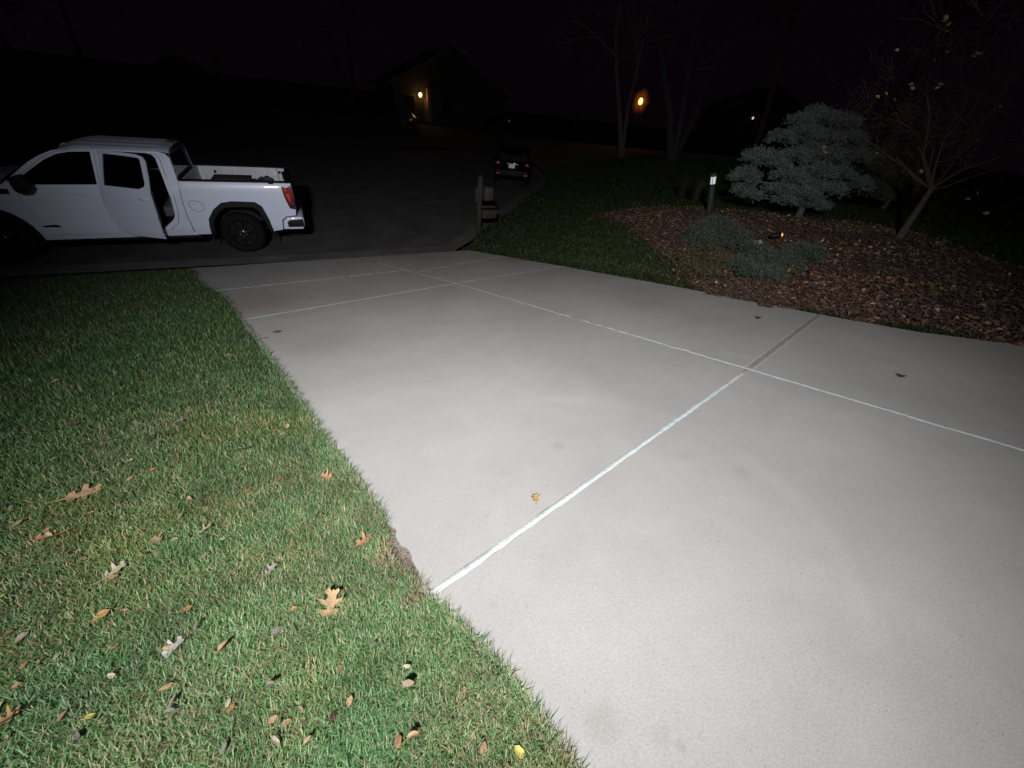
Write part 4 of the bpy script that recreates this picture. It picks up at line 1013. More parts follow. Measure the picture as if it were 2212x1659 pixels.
pad_tree('blue_spruce', 'dense rounded blue spruce with layered foliage in the planting bed', 'spruce tree', spb, pads_px(sp, 8.7), 'needle', (0.068, 0.096, 0.091), (0.126, 0.165, 0.156), 2900, 11, .12, .042, .0055, trunk_h=0.7)
sp2 = []
for x, y, a, b, dd in [(1330, 560, 120, 60, 0), (1430, 640, 130, 60, -.2), (1300, 680, 100, 45, -.3), (1480, 520, 110, 60, .3), (1280, 480, 90, 60, .5), (1560, 620, 90, 55, .2), (1400, 440, 90, 50, .6)]:
    px_, py_ = zz(x, y); sp2.append((px_, py_, a * .36, b * .36, dd))
pad_tree('evergreen_shrub', 'dull dark evergreen shrub between the blue spruce and the leaning tree', 'shrub', hit(1905, 452), pads_px(sp2, 9.6), 'needle', (0.035, 0.040, 0.030), (0.075, 0.08, 0.055), 1300, 9, .14, .06, .007, trunk_h=.4)
zy = lambda x, y: (1415.7 + x * .2, 424.7 + y * .2)
def low(name, label, lst, base, tone_a, tone_b, n_per=3400, group=None, dz=0.0):
    pd = []
    for x, y, a, b in lst:
        px_, py_ = zy(x, y); p = hit(px_, py_ + b * .2 * .5); dpt = float((M.T @ (np.array(p) - [0, 0, CAM_H]))[2]); k = dpt / F_PX
        pd.append((tuple(p + Vector((0, 0, b * .2 * k * .55))), a * .2 * k, b * .2 * k, a * .2 * k * .8))
    return pad_tree(name, label, 'shrub', base, pd, 'juniper', tone_a, tone_b, n_per, 9, .11, .035, .0045, group=group, updir=.55)
low('juniper_shrub', 'blue green juniper mound nearest the bollard light, bare behind it', [(640, 380, 200, 110), (460, 450, 160, 95), (820, 460, 170, 85), (620, 500, 230, 80), (400, 520, 90, 50)], hit(*zy(620, 560)), (.038, .052, .042), (.080, .10, .080))
low('juniper_shrub', 'sprawling juniper mound at the driveway edge strewn with fallen leaves', [(1020, 620, 150, 90), (900, 780, 130, 90), (1150, 720, 170, 90), (1560, 640, 190, 85), (1350, 720, 170, 90), (1150, 850, 200, 55), (1420, 800, 120, 60), (1000, 850, 130, 45), (1280, 900, 90, 35)], hit(*zy(1150, 880)), (.038, .054, .042), (.080, .104, .078))
low('ground_cover_shrub', 'low olive yellow shrub between the two junipers and the lawn', [(520, 620, 170, 80), (350, 700, 140, 70), (620, 720, 150, 70), (420, 820, 160, 60), (600, 840, 120, 50)], hit(*zy(480, 860)), (.050, .043, .020), (.095, .08, .038), 1500)

# ------------------------------------------------------------------ bare and thinly leaved trees
def grow(mb, p, d, length, rad, lvl, maxl, tips, bend=.22, nseg=4, kids=(2, 4), up=.08, spread=.7, minr=.003):
    pts = [p]; rads = [rad]; q = Vector(p); dd = d.copy()
    for i in range(nseg):
        dd = (dd + Vector((random.gauss(0, bend), random.gauss(0, bend), random.gauss(0, bend) + up)) * .5).normalized()
        q = q + dd * length / nseg; pts.append(q.copy()); rads.append(max(minr, rad * (1 - .55 * (i + 1) / nseg)))
    mb.tube(pts, rads, 7 if lvl == 0 else (5 if lvl < 2 else 3), cap=False)
    if lvl >= maxl: tips.append((pts[-1], dd.copy())); return
    for k in range(random.randint(*kids) + (1 if lvl == 0 else 0)):
        j = random.randint(max(1, nseg // 2), nseg); b = pts[j]
        a = (dd + Vector((random.gauss(0, spread), random.gauss(0, spread), random.gauss(0, spread * .7)))).normalized()
        grow(mb, b, a, length * random.uniform(.55, .85), rads[j] * .65, lvl + 1, maxl, tips, bend, nseg, kids, up, spread, minr)
def leaf_faces(cent, size, tones, curl=.35, up=None):
    """small folded leaf blades, one per centre"""
    N = len(cent); a = rng.uniform(0, 2 * np.pi, N)
    nrm = rng.normal(size=(N, 3)) * .55 + ([0, 0, 1] if up is None else up); nrm /= np.linalg.norm(nrm, axis=1, keepdims=True)
    t = np.stack([np.cos(a), np.sin(a), rng.normal(0, .2, N)], 1); t -= nrm * (t * nrm).sum(1, keepdims=True); t /= np.linalg.norm(t, axis=1, keepdims=True)
    b = np.cross(nrm, t); s = size[:, None]
    k = curl * rng.uniform(.3, 1.4, (N, 1))
    P = [cent - t * s * .5, cent - t * s * .12 + b * s * .30 + nrm * s * k * .35, cent + t * s * .18 + b * s * .24 + nrm * s * k * .3, cent + t * s * .5 + nrm * s * k * .2,
         cent + t * s * .18 - b * s * .26 + nrm * s * k * .4, cent - t * s * .12 - b * s * .28 + nrm * s * k * .3, cent - t * s * .1, cent + t * s * .2]
    V = np.stack(P, 1).reshape(-1, 3); o = np.arange(N)[:, None] * 8
    Q = np.concatenate([o + [6, 1, 2, 7], o + [6, 7, 4, 5]]); T3 = np.concatenate([o + [0, 1, 6], o + [0, 6, 5], o + [7, 2, 3], o + [7, 3, 4]])
    return V, Q, T3, np.repeat(tones, 8, 0)
def small_tree():
    b = hit(1940, 517); root = empty('leaning_tree', b, 'small leaning tree with a fine brown tangle of twigs and few yellow leaves', 'tree')
    dpt = 6.95; tip = at(2012, 408, dpt + .25)
    mb = MB(); tips = []
    mb.tube([b - Vector((0, 0, .12)), b.lerp(tip, .3), b.lerp(tip, .7), tip], [.068, .056, .050, .044], 10)
    mb.build('trunk', MAT['bark'], root)
    br_ = MB()
    for tx, ty, dd, r_ in [(1905, 330, .3, .035), (1990, 250, .0, .04), (2080, 230, .4, .04), (2200, 290, -.2, .035), (2215, 345, -.5, .022), (1860, 250, .5, .03), (2120, 330, .7, .03), (2240, 210, .3, .03), (1960, 330, -.4, .03), (2050, 130, .2, .035), (2160, 170, -.2, .03), (1930, 190, .1, .03)]:
        e_ = at(tx, ty, dpt + dd + .2); v = (e_ - tip)
        grow(br_, tip, v.normalized(), v.length * .80, r_ * .62, 1, 5, tips, bend=.42, nseg=5, kids=(2, 4), up=.04, spread=.75, minr=.0024)
    lc = []
    for x, y in [(1895, 210), (1914, 203), (1932, 215), (1938, 108), (1945, 98), (1990, 120), (2030, 60), (2040, 45), (2050, 52), (2044, 38), (2028, 100), (2045, 112), (2052, 95), (2018, 130), (1972, 190), (1968, 182), (2025, 190), (2032, 182), (2110, 115), (2104, 122), (2116, 117), (2150, 235), (2160, 230), (2090, 430), (2110, 418), (2130, 460), (2060, 475), (1895, 330), (1990, 370), (2075, 395), (2180, 480), (1780, 318), (1784, 330), (1778, 326)]:
        lc.append(tuple(at(x, y, 6.4 + random.uniform(-.3, .6))))
    lc = np.array(lc); n = len(lc)
    tn = np.array([(.17, .155, .085)]) * rng.uniform(.5, 1.3, (n, 1)); tn[:2] = (.40, .35, .05)
    tp = np.array([tuple(t[0]) for t in tips]); tw_ = br_
    for q in lc:                                                         # each leaf hangs on its own twig
        o_ = Vector(tuple(tp[((tp - q) ** 2).sum(1).argmin()])); e_ = Vector(tuple(q)); mid = o_.lerp(e_, .5) + Vector((random.gauss(0, .03), 0, .05))
        tw_.tube([o_, mid, e_], [.003, .0028, .0022], 4, cap=False)

    br_.build('branches', MAT['twig'], root)
    V, Q, T3, T = leaf_faces(lc, rng.uniform(.06, .10, n), tn, up=[-.4, -.5, .6])
    np_mesh('leaves', V, quads=Q, tris=T3, m=MAT['leafy'], tone=T, parent=root, origin=b)
    n2 = 2600; c2 = tp[rng.integers(0, len(tp), n2)] + rng.normal(size=(n2, 3)) * .16                # shrivelled remnants along the twigs
    V, Q, T3, T = leaf_faces(c2, rng.uniform(.012, .035, n2), np.array([(.060, .027, .019)]) * rng.uniform(.5, 1.4, (n2, 1)))
    np_mesh('seed_husks', V, quads=Q, tris=T3, m=MAT['leafy'], tone=T, parent=root, origin=b, kind='stuff')
small_tree()
def bare_tree(name, label, base, stems, levels, bark, group=None, twigleaf=0, tone=(.05, .03, .02), size=.14):
    root = empty(name, base, label, 'tree', group); mb = MB(); tips = []; bb = MB()
    for (tip, r_) in stems:
        tip = Vector(tip); b = Vector(base); v = tip - b
        pts = [b - Vector((0, 0, .3)), b.lerp(tip, .33) + Vector((random.gauss(0, .12), random.gauss(0, .12), 0)), b.lerp(tip, .66) + Vector((random.gauss(0, .15), random.gauss(0, .15), 0)), tip]
        mb.tube(pts, [r_ * 1.15, r_ * .85, r_ * .65, r_ * .45], 9)
        for k in range(5):
            s_ = pts[2].lerp(tip, random.uniform(-.3, 1)); a = (v.normalized() * .6 + Vector((random.gauss(0, .6), random.gauss(0, .6), .25))).normalized()
            grow(bb, s_, a, v.length * random.uniform(.22, .42), r_ * .35, 1, levels, tips, bend=.3, up=-.03, spread=.6, minr=.012)
    mb.build('trunk', MAT[bark], root); bb.build('crown', MAT[bark], root)
    if twigleaf and tips:
        pts = np.array([tuple(t[0]) for t in tips]); idx = rng.integers(0, len(pts), twigleaf)
        c = pts[idx] + rng.normal(size=(twigleaf, 3)) * .45
        V, Q, T3, T = leaf_faces(c, rng.uniform(.6, 1.3, twigleaf) * size, np.array([tone]) * rng.uniform(.5, 1.5, (twigleaf, 1)))
        np_mesh('leaves', V, quads=Q, tris=T3, m=MAT['leafy'], tone=T, parent=root, origin=base)
tb = at(1455, 348, 21.5)
bare_tree('bare_tree', 'pale multi-stemmed bare tree rising between the orange lantern and the spruce', tb, [(at(1425, 40, 21.8), .24), (at(1500, 60, 21.0), .17), (at(1590, 30, 22.5), .17)], 3, 'palebark')
tb2 = at(1345, 330, 24.5)
bare_tree('bare_tree', 'dark tree with drooping bare branches above the orange lantern', tb2, [(at(1330, 60, 23.5), .16), (at(1400, 30, 23.0), .12)], 3, 'bark', twigleaf=260, tone=(.10, .045, .03))
for (px, dpt, h_, lab) in [(40, 33, 13, 'dark bare tree at the far left edge across the street'), (110, 37, 12, 'dark bare tree across the street, second from the left edge'), (235, 40, 13, 'dark bare tree across the street above the truck roof'), (770, 56, 15, 'tall dark tree just left of the far gabled house'), (1240, 54, 15, 'tall dark tree just right of the far gabled house'), (1640, 34, 13, 'dark tree standing far behind the blue spruce'), (1900, 26, 12, 'dark tree far behind the leaning tree')]:
    yb = 260 if px < 1300 else 300
    b = at(px, yb, dpt); b.z = max(.6, b.z if b.z < 4 else 1.5)
    bare_tree('bare_tree', lab, b, [(b + Vector((random.uniform(-1, 1), random.uniform(-1, 1), h_ * .62)), .26), (b + Vector((random.uniform(-2, 2), random.uniform(-1, 1), h_ * .55)), .18)], 3, 'bark', group='dark trees beyond the street', twigleaf=900, tone=(.055, .028, .020), size=.22)
for x, y, lab in [(1500, 415, 'clump of dry ornamental grass left of the bollard light'), (1470, 405, 'taller clump of dry ornamental grass in front of the pale bare tree')]:
    b = hit(x, y + 20); r_ = empty('ornamental_grass', b, lab, 'ornamental grass', 'dry grass clumps')
    n = 150; a = rng.uniform(0, 6.28, n); l_ = rng.uniform(.3, .75, n); ln = rng.uniform(.05, .6, n)
    p0 = np.array(b) + np.stack([np.cos(a) * .12, np.sin(a) * .12, np.zeros(n)], 1); p1 = p0 + np.stack([np.cos(a) * ln * .4, np.sin(a) * ln * .4, l_ * .6], 1); p2 = p0 + np.stack([np.cos(a) * ln, np.sin(a) * ln, l_], 1)
    w_ = np.stack([-np.sin(a), np.cos(a), np.zeros(n)], 1) * .008
    V = np.stack([p0 - w_, p0 + w_, p1 + w_ * .8, p1 - w_ * .8, p2], 1).reshape(-1, 3); o = np.arange(n)[:, None] * 5
    np_mesh('foliage', V, quads=o + [0, 1, 2, 3], tris=o + [3, 2, 4], m=MAT['blade'], tone=np.repeat(np.array([(.045, .036, .024)]) * rng.uniform(.6, 1.4, (n, 1)), 5, 0), parent=r_, origin=b)
#PART4
# ------------------------------------------------------------------ grass
def blades(x, y, z, length, width, tones, lean=.75):
    n = len(x); a = rng.uniform(0, 2 * np.pi, n); p0 = np.stack([x, y, z], 1)
    ln = length * np.clip(rng.normal(lean, .25, n), .1, 1.3); hh = np.sqrt(np.maximum(length ** 2 - (ln * .75) ** 2, (length * .25) ** 2))
    d = np.stack([np.cos(a), np.sin(a), np.zeros(n)], 1); s = np.stack([-np.sin(a), np.cos(a), np.zeros(n)], 1) * width[:, None] * .5
    p1 = p0 + d * (ln * .38)[:, None] + np.array([0, 0, 1]) * (hh * .62)[:, None]
    p2 = p0 + d * ln[:, None] + np.array([0, 0, 1]) * (hh * rng.uniform(.6, 1.0, n))[:, None]
    V = np.stack([p0 - s, p0 + s, p1 + s * .85, p1 - s * .85, p2], 1).reshape(-1, 3); o = np.arange(n)[:, None] * 5
    return V, o + [0, 1, 2, 3], o + [3, 2, 4], np.repeat(tones, 5, 0)
def grass_tones(n, x, y):
    k = rng.uniform(0, 1, n)
    g1 = np.array([.112, .230, .082]); g2 = np.array([.220, .325, .165]); g3 = np.array([.088, .205, .080])
    t = np.where(k[:, None] < .4, g1, np.where(k[:, None] < .72, g2, g3)) * rng.uniform(.7, 1.25, (n, 1))
    dd = np.sqrt(x * x + y * y); t = t * (1 - (.38 * np.clip((dd - 1.2) / 2.5, 0, 1))[:, None] * [1.0, .75, 1.0]) * (1 + .16 * np.clip((1.7 - dd) / .9, 0, 1))[:, None] * [1.06, 1.0, 1.0]  # lamp fall-off painted into the blades: brighter near, darker far
    pn = np.array([noise.noise(Vector((a * 1.3, b * 1.3, 0))) + .6 * noise.noise(Vector((a * 4.2, b * 4.2, 4))) for a, b in zip(x[::1], y[::1])])
    straw = rng.uniform(0, 1, n) < np.clip(.21 + .30 * pn, .04, .6) * np.clip(1.5 - .28 * np.sqrt(x * x + y * y), .25, 1)
    t[straw] = np.array([.36, .31, .18]) * rng.uniform(.5, 1.2, (straw.sum(), 1))
    bluish = (pn < -.25) & (rng.uniform(0, 1, n) < .5); t[bluish] = t[bluish] * [.92, 1.02, 1.06]
    return t
def scatter(n, xa, xb, ya, yb, dens):
    """rejection sampling by camera distance"""
    out = []
    while sum(len(o[0]) for o in out) < n:
        x = rng.uniform(xa, xb, 400000); y = rng.uniform(ya, yb, 400000)
        keep = rng.uniform(0, 1, 400000) < dens(x, y); out.append((x[keep], y[keep]))
    x = np.concatenate([o[0] for o in out])[:n]; y = np.concatenate([o[1] for o in out])[:n]
    return x, y
edge_jit = lambda y: 0.035 * np.array([noise.noise(Vector((0, v * 7, 1))) for v in y]) + 0.02 * np.array([noise.noise(Vector((2, v * 23, 1))) for v in y])
def west_d(x, y):
    d2 = x * x + y * y; w = 1.0 / (1 + d2 / 2.0) ** 1.3
    hole = np.exp(-((y - .90) / .16) ** 2) * .055
    ok = x < left_edge(y) + np.interp(y, [-1, 0, .55, 1.2, 3], [-.03, -.018, -.004, -.012, -.012]) - hole
    vis = (y > -.9 + .55 * np.abs(np.minimum(x, 0)) * 0 ) & (x > -1.05 * y - 3.6)
    return w * ok * vis
gx, gy = scatter(620000, -9.5, 1.9, -.9, 9.45, west_d)
jit = edge_jit(gy); near_edge_d = left_edge(gy) - gx
keep = near_edge_d > -.035 + jit; gx, gy = gx[keep], gy[keep]; near_edge_d = near_edge_d[keep]
dist = np.sqrt(gx ** 2 + gy ** 2 + 1.9)
lenb = rng.uniform(.018, .046, len(gx)) * (1 + .35 * np.clip(.12 - near_edge_d, 0, .12) / .12) * (1 + .05 * dist)
wid = rng.uniform(.0016, .0034, len(gx)) * (.78 + .22 * dist)
gz = terrain(gx, gy) - .018
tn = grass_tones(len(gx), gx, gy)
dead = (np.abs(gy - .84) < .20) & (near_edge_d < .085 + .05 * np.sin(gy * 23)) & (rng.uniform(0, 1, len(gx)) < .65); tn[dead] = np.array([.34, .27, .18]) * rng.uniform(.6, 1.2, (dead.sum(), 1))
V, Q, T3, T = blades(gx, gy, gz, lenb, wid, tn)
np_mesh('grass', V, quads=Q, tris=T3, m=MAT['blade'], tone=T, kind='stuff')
bedm = lambda x, y: in_bed(x, y)
def east_d(x, y):
    ok = (x > np.where(y < 9.6, right_edge(np.clip(y, -6, 9.6)), kerb_x(y)) - .02) & (~bedm(x, y) | (rng.uniform(0, 1, len(x)) < .06 * bedm(x - .0, y + .45 * 0) * (~bedm(x - .35, y + .1))))
    d2 = x * x + y * y; return ok * np.clip(14.0 / (d2 + 6), 0, 1) ** 1.2
ex, ey = scatter(110000, 3.4, 22, -2, 24, east_d)
dist = np.sqrt(ex ** 2 + ey ** 2 + 3)
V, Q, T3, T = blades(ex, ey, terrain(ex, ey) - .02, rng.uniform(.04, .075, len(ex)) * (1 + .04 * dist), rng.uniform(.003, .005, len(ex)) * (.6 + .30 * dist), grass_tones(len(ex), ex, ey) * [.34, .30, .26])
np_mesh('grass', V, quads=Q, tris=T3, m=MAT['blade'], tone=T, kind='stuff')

# leaf litter and mulch chips in the planting bed
def bed_d(x, y):
    d2 = x * x + y * y; return (in_bed(x, y) | (in_bed(x + .35, y - .1) & (x > right_edge(np.clip(y, -6, 9.6)) + .03) & (rng.uniform(0, 1, len(x)) < .18))) * np.clip(30 / (d2 + 10), 0, 1)
lx, ly = scatter(15000, 4, 16, -1.5, 12, bed_d)
cnt = np.array([noise.noise(Vector((a * .9, b * .9, 3))) + .5 * noise.noise(Vector((a * 3, b * 3, 3))) for a, b in zip(lx, ly)])
edge_clear = lx - right_edge(np.clip(ly, -6, 9.6))
keep = (cnt > -.25) & ((edge_clear > .35) | (rng.uniform(0, 1, len(lx)) < .25)); lx, ly = lx[keep], ly[keep]; n = len(lx)
tn = np.array([(.110, .066, .046)]) * rng.uniform(.65, 1.3, (n, 1)); pale = rng.uniform(0, 1, n) < .05 + .10 * (cnt[keep] > .3); tn[pale] = np.array([.30, .23, .18]) * rng.uniform(.7, 1.2, (pale.sum(), 1))
orange = (rng.uniform(0, 1, n) < .30) & (cnt[keep] > .25); tn[orange] = np.array([.21, .105, .036]) * rng.uniform(.6, 1.2, (orange.sum(), 1))
shr = np.zeros(n)                                                          # leaves also lie caught on top of the low shrubs
for px_, py_, r_, h_ in [(1540, 520, .42, .16), (1500, 560, .4, .12), (1640, 580, .35, .15), (1690, 590, .4, .13), (1600, 590, .3, .10)]:
    q_ = hit(px_, py_); shr = np.maximum(shr, h_ * np.clip(1 - ((lx - q_.x) ** 2 + (ly - q_.y) ** 2) / r_ ** 2, 0, 1) ** .5)
V, Q, T3, T = leaf_faces(np.stack([lx, ly, terrain(lx, ly) + rng.uniform(.0, .035, n) + shr * (rng.uniform(0, 1, n) < .5)], 1), rng.uniform(.03, .075, n), tn, curl=.6)
np_mesh('leaf_litter', V, quads=Q, tris=T3, m=MAT['litter'], tone=T, kind='stuff')
cx_, cy_ = scatter(26000, 4, 16, -1.5, 12, bed_d); n = len(cx_)
a = rng.uniform(0, 6.28, n); l_ = rng.uniform(.02, .06, n); d = np.stack([np.cos(a), np.sin(a), rng.normal(0, .25, n)], 1) * l_[:, None]; s = np.stack([-np.sin(a), np.cos(a), rng.normal(0, .3, n)], 1) * (l_ * .2)[:, None]
p = np.stack([cx_, cy_, terrain(cx_, cy_) + rng.uniform(-.01, .015, n)], 1)
V = np.stack([p - d - s, p + d - s, p + d + s, p - d + s], 1).reshape(-1, 3)
np_mesh('mulch_chips', V, quads=np.arange(4 * n).reshape(-1, 4), m=MAT['litter'], tone=np.repeat(np.array([(.115, .072, .058)]) * rng.uniform(.7, 1.25, (n, 1)), 4, 0), kind='stuff')

# ------------------------------------------------------------------ single fallen leaves
OAK = [(-.50, .0), (-.30, .05), (-.27, .22), (-.12, .30), (-.10, .12), (.02, .14), (.10, .40), (.20, .42), (.18, .16), (.30, .14), (.42, .26), (.50, .16), (.44, .04), (.54, .0)]
OVAL = [(-.50, .0), (-.38, .18), (-.16, .30), (.08, .31), (.28, .22), (.42, .10), (.52, .0)]
leaf_mats = {}
def leafmat(c):
    if c not in leaf_mats: leaf_mats[c] = mat('dry_leaf', c, .75, .3, 30, .4, 150)
    return leaf_mats[c]
def make_leaf(kind, size, c, curl, seed, thick=.0012):
    rs = random.Random(seed); half = OAK if kind == 'oak' else OVAL
    o = [(x * (1 + rs.uniform(-.08, .08)), y * rs.uniform(.8, 1.2)) for x, y in half]; outline = o + [(x, -y * rs.uniform(.75, 1.2)) for x, y in half[-2:0:-1]]
    v2, fs = tri_poly(outline, (), .10); n = len(v2)
    k1 = curl * rs.uniform(.5, 1.7); k2 = curl * rs.uniform(-.8, 1.2)
    def z(x, y): return k1 * y * y * 1.6 + k2 * x * x * .7 + .06 * curl * noise.noise(Vector((x * 4, y * 4, seed)))
    vs = [(v.x * size, v.y * size, z(v.x, v.y) * size) for v in v2] + [(v.x * size, v.y * size, z(v.x, v.y) * size - thick) for v in v2]
    F = list(fs) + [tuple(i + n for i in reversed(f)) for f in fs]
    mb = MB(); mb.add(vs, F); st_ = (-.5 * size, 0, z(-.5, 0) * size)
    mb.tube([st_, (-.62 * size, .02 * size, z(-.5, 0) * size + .003), (-.74 * size, .06 * size, z(-.5, 0) * size + .002)], [.0016, .0013, .001], 4)
    return mb.build('fallen_leaf', leafmat(c), angle=60)
def drop(o, px, py, lift, rz, tx=0., ty=0.):
    d = ray(px, py); p = hit(px, py, .8, 20); o.location = p + Vector((0, 0, lift)); o.rotation_euler = (tx - .19, ty, rz)
A = lambda x, y: (x * .4, 530.9 + y * .4)
B = lambda x, y: (x * .3866, 1017.5 + y * .3866)
Cc = lambda x, y: (530.9 + x * .34, 1106 + y * .34)
TAN, ORG, YEL, GRY, RED, PAL, PNK, DRK, GLD = (.36, .235, .13), (.31, .16, .06), (.46, .40, .09), (.17, .15, .135), (.09, .03, .025), (.38, .34, .24), (.27, .185, .135), (.08, .062, .05), (.36, .225, .075)
LV = [  # place in the photo, kind, length px, colour, turn, label
    (A(440, 1352), 'oak', 58, TAN, .25, 'large tan oak leaf lying alone on the left lawn'),
    (Cc(548, 612), 'oak', 58, TAN, 1.25, 'large tan oak leaf on the grass below the driveway joint'),
    (B(50, 1395), 'oak', 40, ORG, .3, 'rust brown oak leaf cut off by the left edge of the lawn view'),
    (A(305, 740), 'oval', 20, TAN, .5, 'small tan leaf farthest up the dim lawn, left of the others'),
    (B(645, 575), 'oak', 40, PAL, .6, 'pale curled oak leaf with an orange leaf tucked beneath it'),
    (B(650, 608), 'oval', 24, ORG, .2, 'orange leaf under the pale curled oak leaf'),
    (B(585, 818), 'oval', 40, GLD, .3, 'golden pointed leaf on the middle of the left lawn'),
    (B(1058, 780), 'oval', 26, ORG, .5, 'bright orange leaf in the grass right of the golden pointed leaf'),
    (B(1158, 485), 'oval', 24, PNK, .7, 'pinkish brown oval leaf standing up in the grass'),
    (B(30, 714), 'oval', 18, YEL, .6, 'small yellow leaf at the left edge of the lawn'),
    (B(520, 1380), 'oval', 24, YEL, .2, 'bright yellow oval leaf low on the left lawn'),
    (A(505, 1449), 'oval', 11, YEL, .1, 'tiny yellow leaf just below the large tan oak leaf'),
    (A(710, 1169), 'oval', 18, PAL, .1, 'pale cream oval leaf lying flat in the middle lawn'),
    (A(110, 1507), 'oval', 24, PNK, .9, 'reddish brown leaf near the left edge of the lawn'),
    (A(248, 1585), 'oak', 34, (.34, .17, .10), .2, 'brown leaf touching an orange one on the left lawn'),
    (A(340, 1567), 'oval', 26, ORG, .35, 'orange leaf touching a brown one on the left lawn'),
    (A(1100, 1550), 'oak', 32, PAL, .45, 'pale pointed oak leaf in the centre of the lawn'),
    (A(862, 1600), 'oak', 28, PNK, 2.4, 'dull pink lobed leaf left of the cream round leaf'),
    (A(952, 1592), 'oval', 16, PAL, 0., 'cream round leaf right of the dull pink lobed leaf'),
    (B(975, 1012), 'oak', 44, (.36, .35, .32), .7, 'ash grey withered leaf on the lower lawn'),
    (B(335, 1042), 'oval', 20, PAL, 1.2, 'pale round leaf on the lower left lawn'),
    (B(638, 1150), 'oval', 24, PAL, 2.6, 'pale tan leaf above the bright yellow oval leaf'),
    (B(1288, 1305), 'oval', 22, PAL, 1.3, 'cream leaf leaning on an orange leaf in the lower lawn'),
    (B(1305, 1340), 'oval', 24, ORG, .6, 'orange leaf under the cream leaning leaf'),
    (B(365, 1372), 'oval', 28, (.26, .15, .09), 1.1, 'dark brown leaf left of the bright yellow oval leaf'),
    (B(135, 940), 'oval', 36, (.34, .25, .20), .55, 'long brown curled leaf strip near the left edge'),
    (B(55, 915), 'oval', 26, ORG, .2, 'orange brown leaf above the long brown curled strip'),
    (Cc(315, 628), 'oval', 20, GLD, .2, 'small golden leaf left of the large tan oak leaf'),
    (Cc(205, 770), 'oval', 32, (.17, .14, .13), .45, 'grey brown crumpled leaf in the grass'),
    (Cc(612, 1002), 'oval', 20, ORG, .4, 'small orange leaf below the large tan oak leaf'),
    (Cc(665, 1208), 'oval', 26, TAN, .9, 'tan folded leaf in the long grass low in the frame'),
    (Cc(560, 1310), 'oval', 30, RED, 1.0, 'dark wine red leaf low in the frame'),
    (Cc(180, 1330), 'oval', 28, TAN, .4, 'left one of two tan leaves side by side'),
    (Cc(268, 1350), 'oval', 28, (.42, .27, .15), .1, 'right one of two tan leaves side by side'),
    (Cc(1385, 1148), 'oval', 20, TAN, 1.0, 'tan leaf nearest the driveway edge low in the frame'),
    (Cc(975, 1462), 'oval', 34, (.30, .13, .07), 1.5, 'red brown leaf at the bottom of the lawn'),
    (Cc(1735, 1530), 'oval', 36, YEL, 2.0, 'yellow leaf at the bottom next to the driveway'),
    (Cc(1508, 1502), 'oval', 28, (.30, .16, .09), .8, 'brown leaf left of the yellow one at the bottom'),
    (Cc(752, 195), 'oak', 36, (.42, .21, .11), .3, 'curled rust coloured leaf near the driveway joint'),
    (Cc(168, 385), 'oak', 28, (.28, .24, .22), .8, 'grey lobed leaf above the large tan oak leaf'),
    (A(1555, 982), 'oval', 18, TAN, 1.4, 'tan leaf in the bright grass beside the driveway'),
    (A(1530, 1030), 'oval', 20, GRY, .1, 'grey leaf below the tan one beside the driveway'),
    (A(1765, 1258), 'oak', 28, (.42, .22, .12), 2.4, 'orange brown leaf at the grass verge halfway up'),
    (A(1505, 1272), 'oval', 24, ORG, .1, 'flat orange leaf in the yellow green grass'),
    (A(1345, 1330), 'oval', 16, ORG, .5, 'small orange leaf left of the flat orange leaf'),
    (A(1670, 1148), 'oval', 16, DRK, .4, 'small black withered leaf by the driveway'),
    (A(985, 948), 'oak', 18, (.40, .38, .40), .8, 'small silvery leaf in the dim lawn'),
    (A(400, 974), 'oval', 28, DRK, .4, 'dark brown leaf in the dim left lawn'),
    (A(712, 1268), 'oval', 18, TAN, .8, 'tan leaf standing up in the middle lawn'),
    (A(1030, 1374), 'oval', 16, TAN, 2.2, 'folded tan leaf in the centre of the lawn'),
    (A(832, 1218), 'oval', 18, (.34, .17, .10), .5, 'red brown leaf half sunk in the middle lawn'),
    (A(980, 793), 'oval', 14, PNK, .3, 'pinkish leaf high on the dim lawn'),
    (A(1243, 598), 'oval', 18, PNK, .2, 'pinkish leaf highest on the lawn near the driveway'),
    (A(980, 1470), 'oval', 15, PNK, .9, 'pink brown leaf below the folded tan leaf'),
    (B(160, 1098), 'oval', 20, ORG, .9, 'orange leaf in the lower left lawn'),
    (B(665, 988), 'oval', 16, ORG, .5, 'little orange leaf below the golden pointed leaf'),
]
def px_len(p):
    c = M.T @ (np.array(p) - [0, 0, CAM_H]); return c[2] / F_PX
for i, (pp, kind, lpx, c, rz, lab) in enumerate(LV):
    p = hit(pp[0], pp[1], .8, 20); s_ = lpx * px_len(p) * (1.12 if kind == 'oak' else .75)
    o = make_leaf(kind, s_, c, .55, i); drop(o, pp[0], pp[1], .012, rz, random.uniform(-.28, .28), random.uniform(-.28, .28))
    tag(o, lab, 'leaf', 'fallen leaves on the lawn')
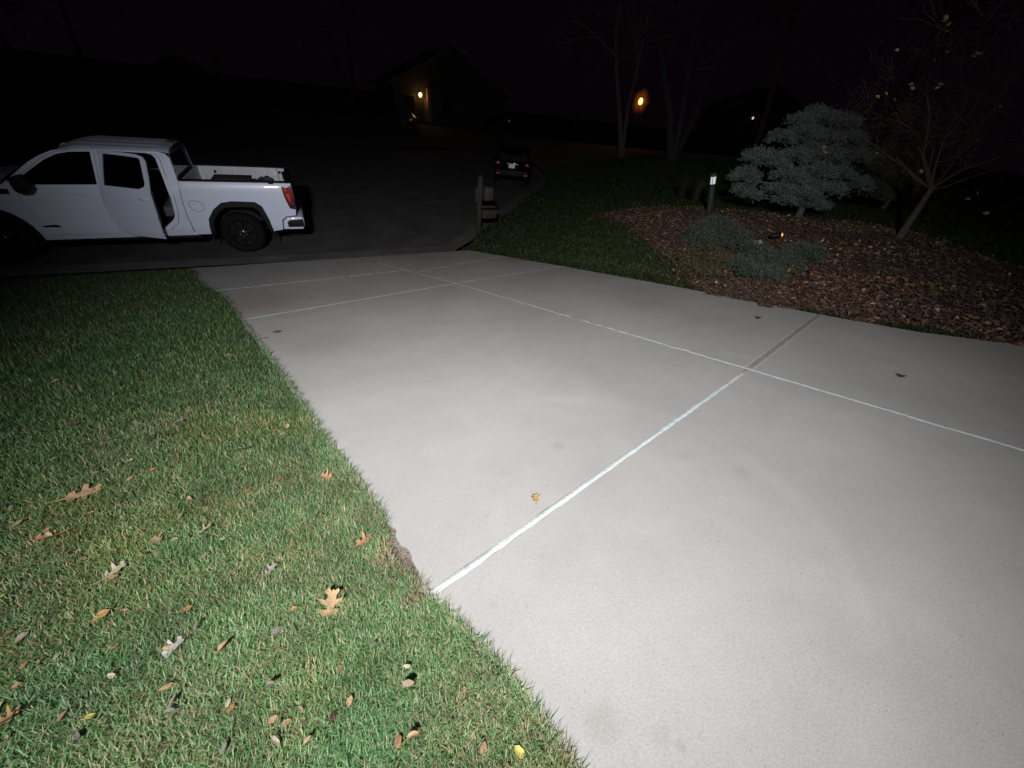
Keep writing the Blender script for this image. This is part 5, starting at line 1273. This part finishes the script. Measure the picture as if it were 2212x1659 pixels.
# many smaller crumbs of leaf that nothing tells apart
protos = [make_leaf('oval', .034, c, .7, 100 + i) for i, c in enumerate([PNK, TAN, (.33, .18, .10), PAL, GRY])]
for o in protos: tag(o, 'small dry leaf crumb sunk among the blades of the lawn', 'leaf', 'leaf crumbs in the lawn')
k = 0; used = 0
while used < 40:
    px, py = random.uniform(0, 1100), random.uniform(640, 1640); p = hit(px, py, .8, 20)
    if p.x > float(left_edge(p.y)) - .12 or p.y > 8: continue
    o = protos[used] if used < len(protos) else random.choice(protos).copy()
    if used >= len(protos): col.objects.link(o)
    o.location = p + Vector((0, 0, random.uniform(.012, .032))); o.rotation_euler = (random.uniform(-.5, .5), random.uniform(-.5, .5), random.uniform(0, 6.28))
    f_ = random.uniform(.45, 1.15); o.scale = (f_, f_ * random.uniform(.6, 1), f_); used += 1
# leaves on the concrete
for (px, py, lpx, kind, c, rz, lab) in [(1156, 1081, 19, 'oak', GLD, 1.2, 'small golden leaf lying on the bright near slab'), (1637, 689, 14, 'oak', DRK, .4, 'black crumpled leaf on the slab near the bed'), (1945, 813, 20, 'oak', (.09, .05, .03), .1, 'dark brown curled leaf on the right slab'), (574, 731, 11, 'oval', ORG, .2, 'rust leaf where the lawn meets the far slab'), (600, 719, 13, 'oval', DRK, .1, 'thin dark leaf on the far slab')]:
    p = hit(px, py, .8, 20); o = make_leaf(kind, lpx * px_len(p) * 1.2, c, .8, int(px)); drop(o, px, py, .008, rz); tag(o, lab, 'leaf', 'leaves lying on the driveway')
# dead sticks in the lawn
for i, (a_, b_, lab) in enumerate([((545, 975), (505, 982), 'thin grey twig lying in the middle lawn'), ((30, 1562), (110, 1505), 'long pale straw stalk in the lower left lawn'), ((0, 1105), (45, 1092), 'pale stalk at the left edge of the lawn'), ((175, 968), (263, 950), 'dark thin twig in the dim left lawn')]):
    p, q_ = hit(*a_), hit(*b_); mb = MB(); pts = [p.lerp(q_, t) + Vector((random.gauss(0, .006), random.gauss(0, .006), .03 + .008 * math.sin(t * 7))) for t in np.linspace(0, 1, 7)]
    mb.tube(pts, [.003, .0032, .003, .0028, .0026, .002, .001], 5); tag(mb.build('twig', MAT['wood'] if i != 3 else MAT['darkwood'], origin=p), lab, 'twig')
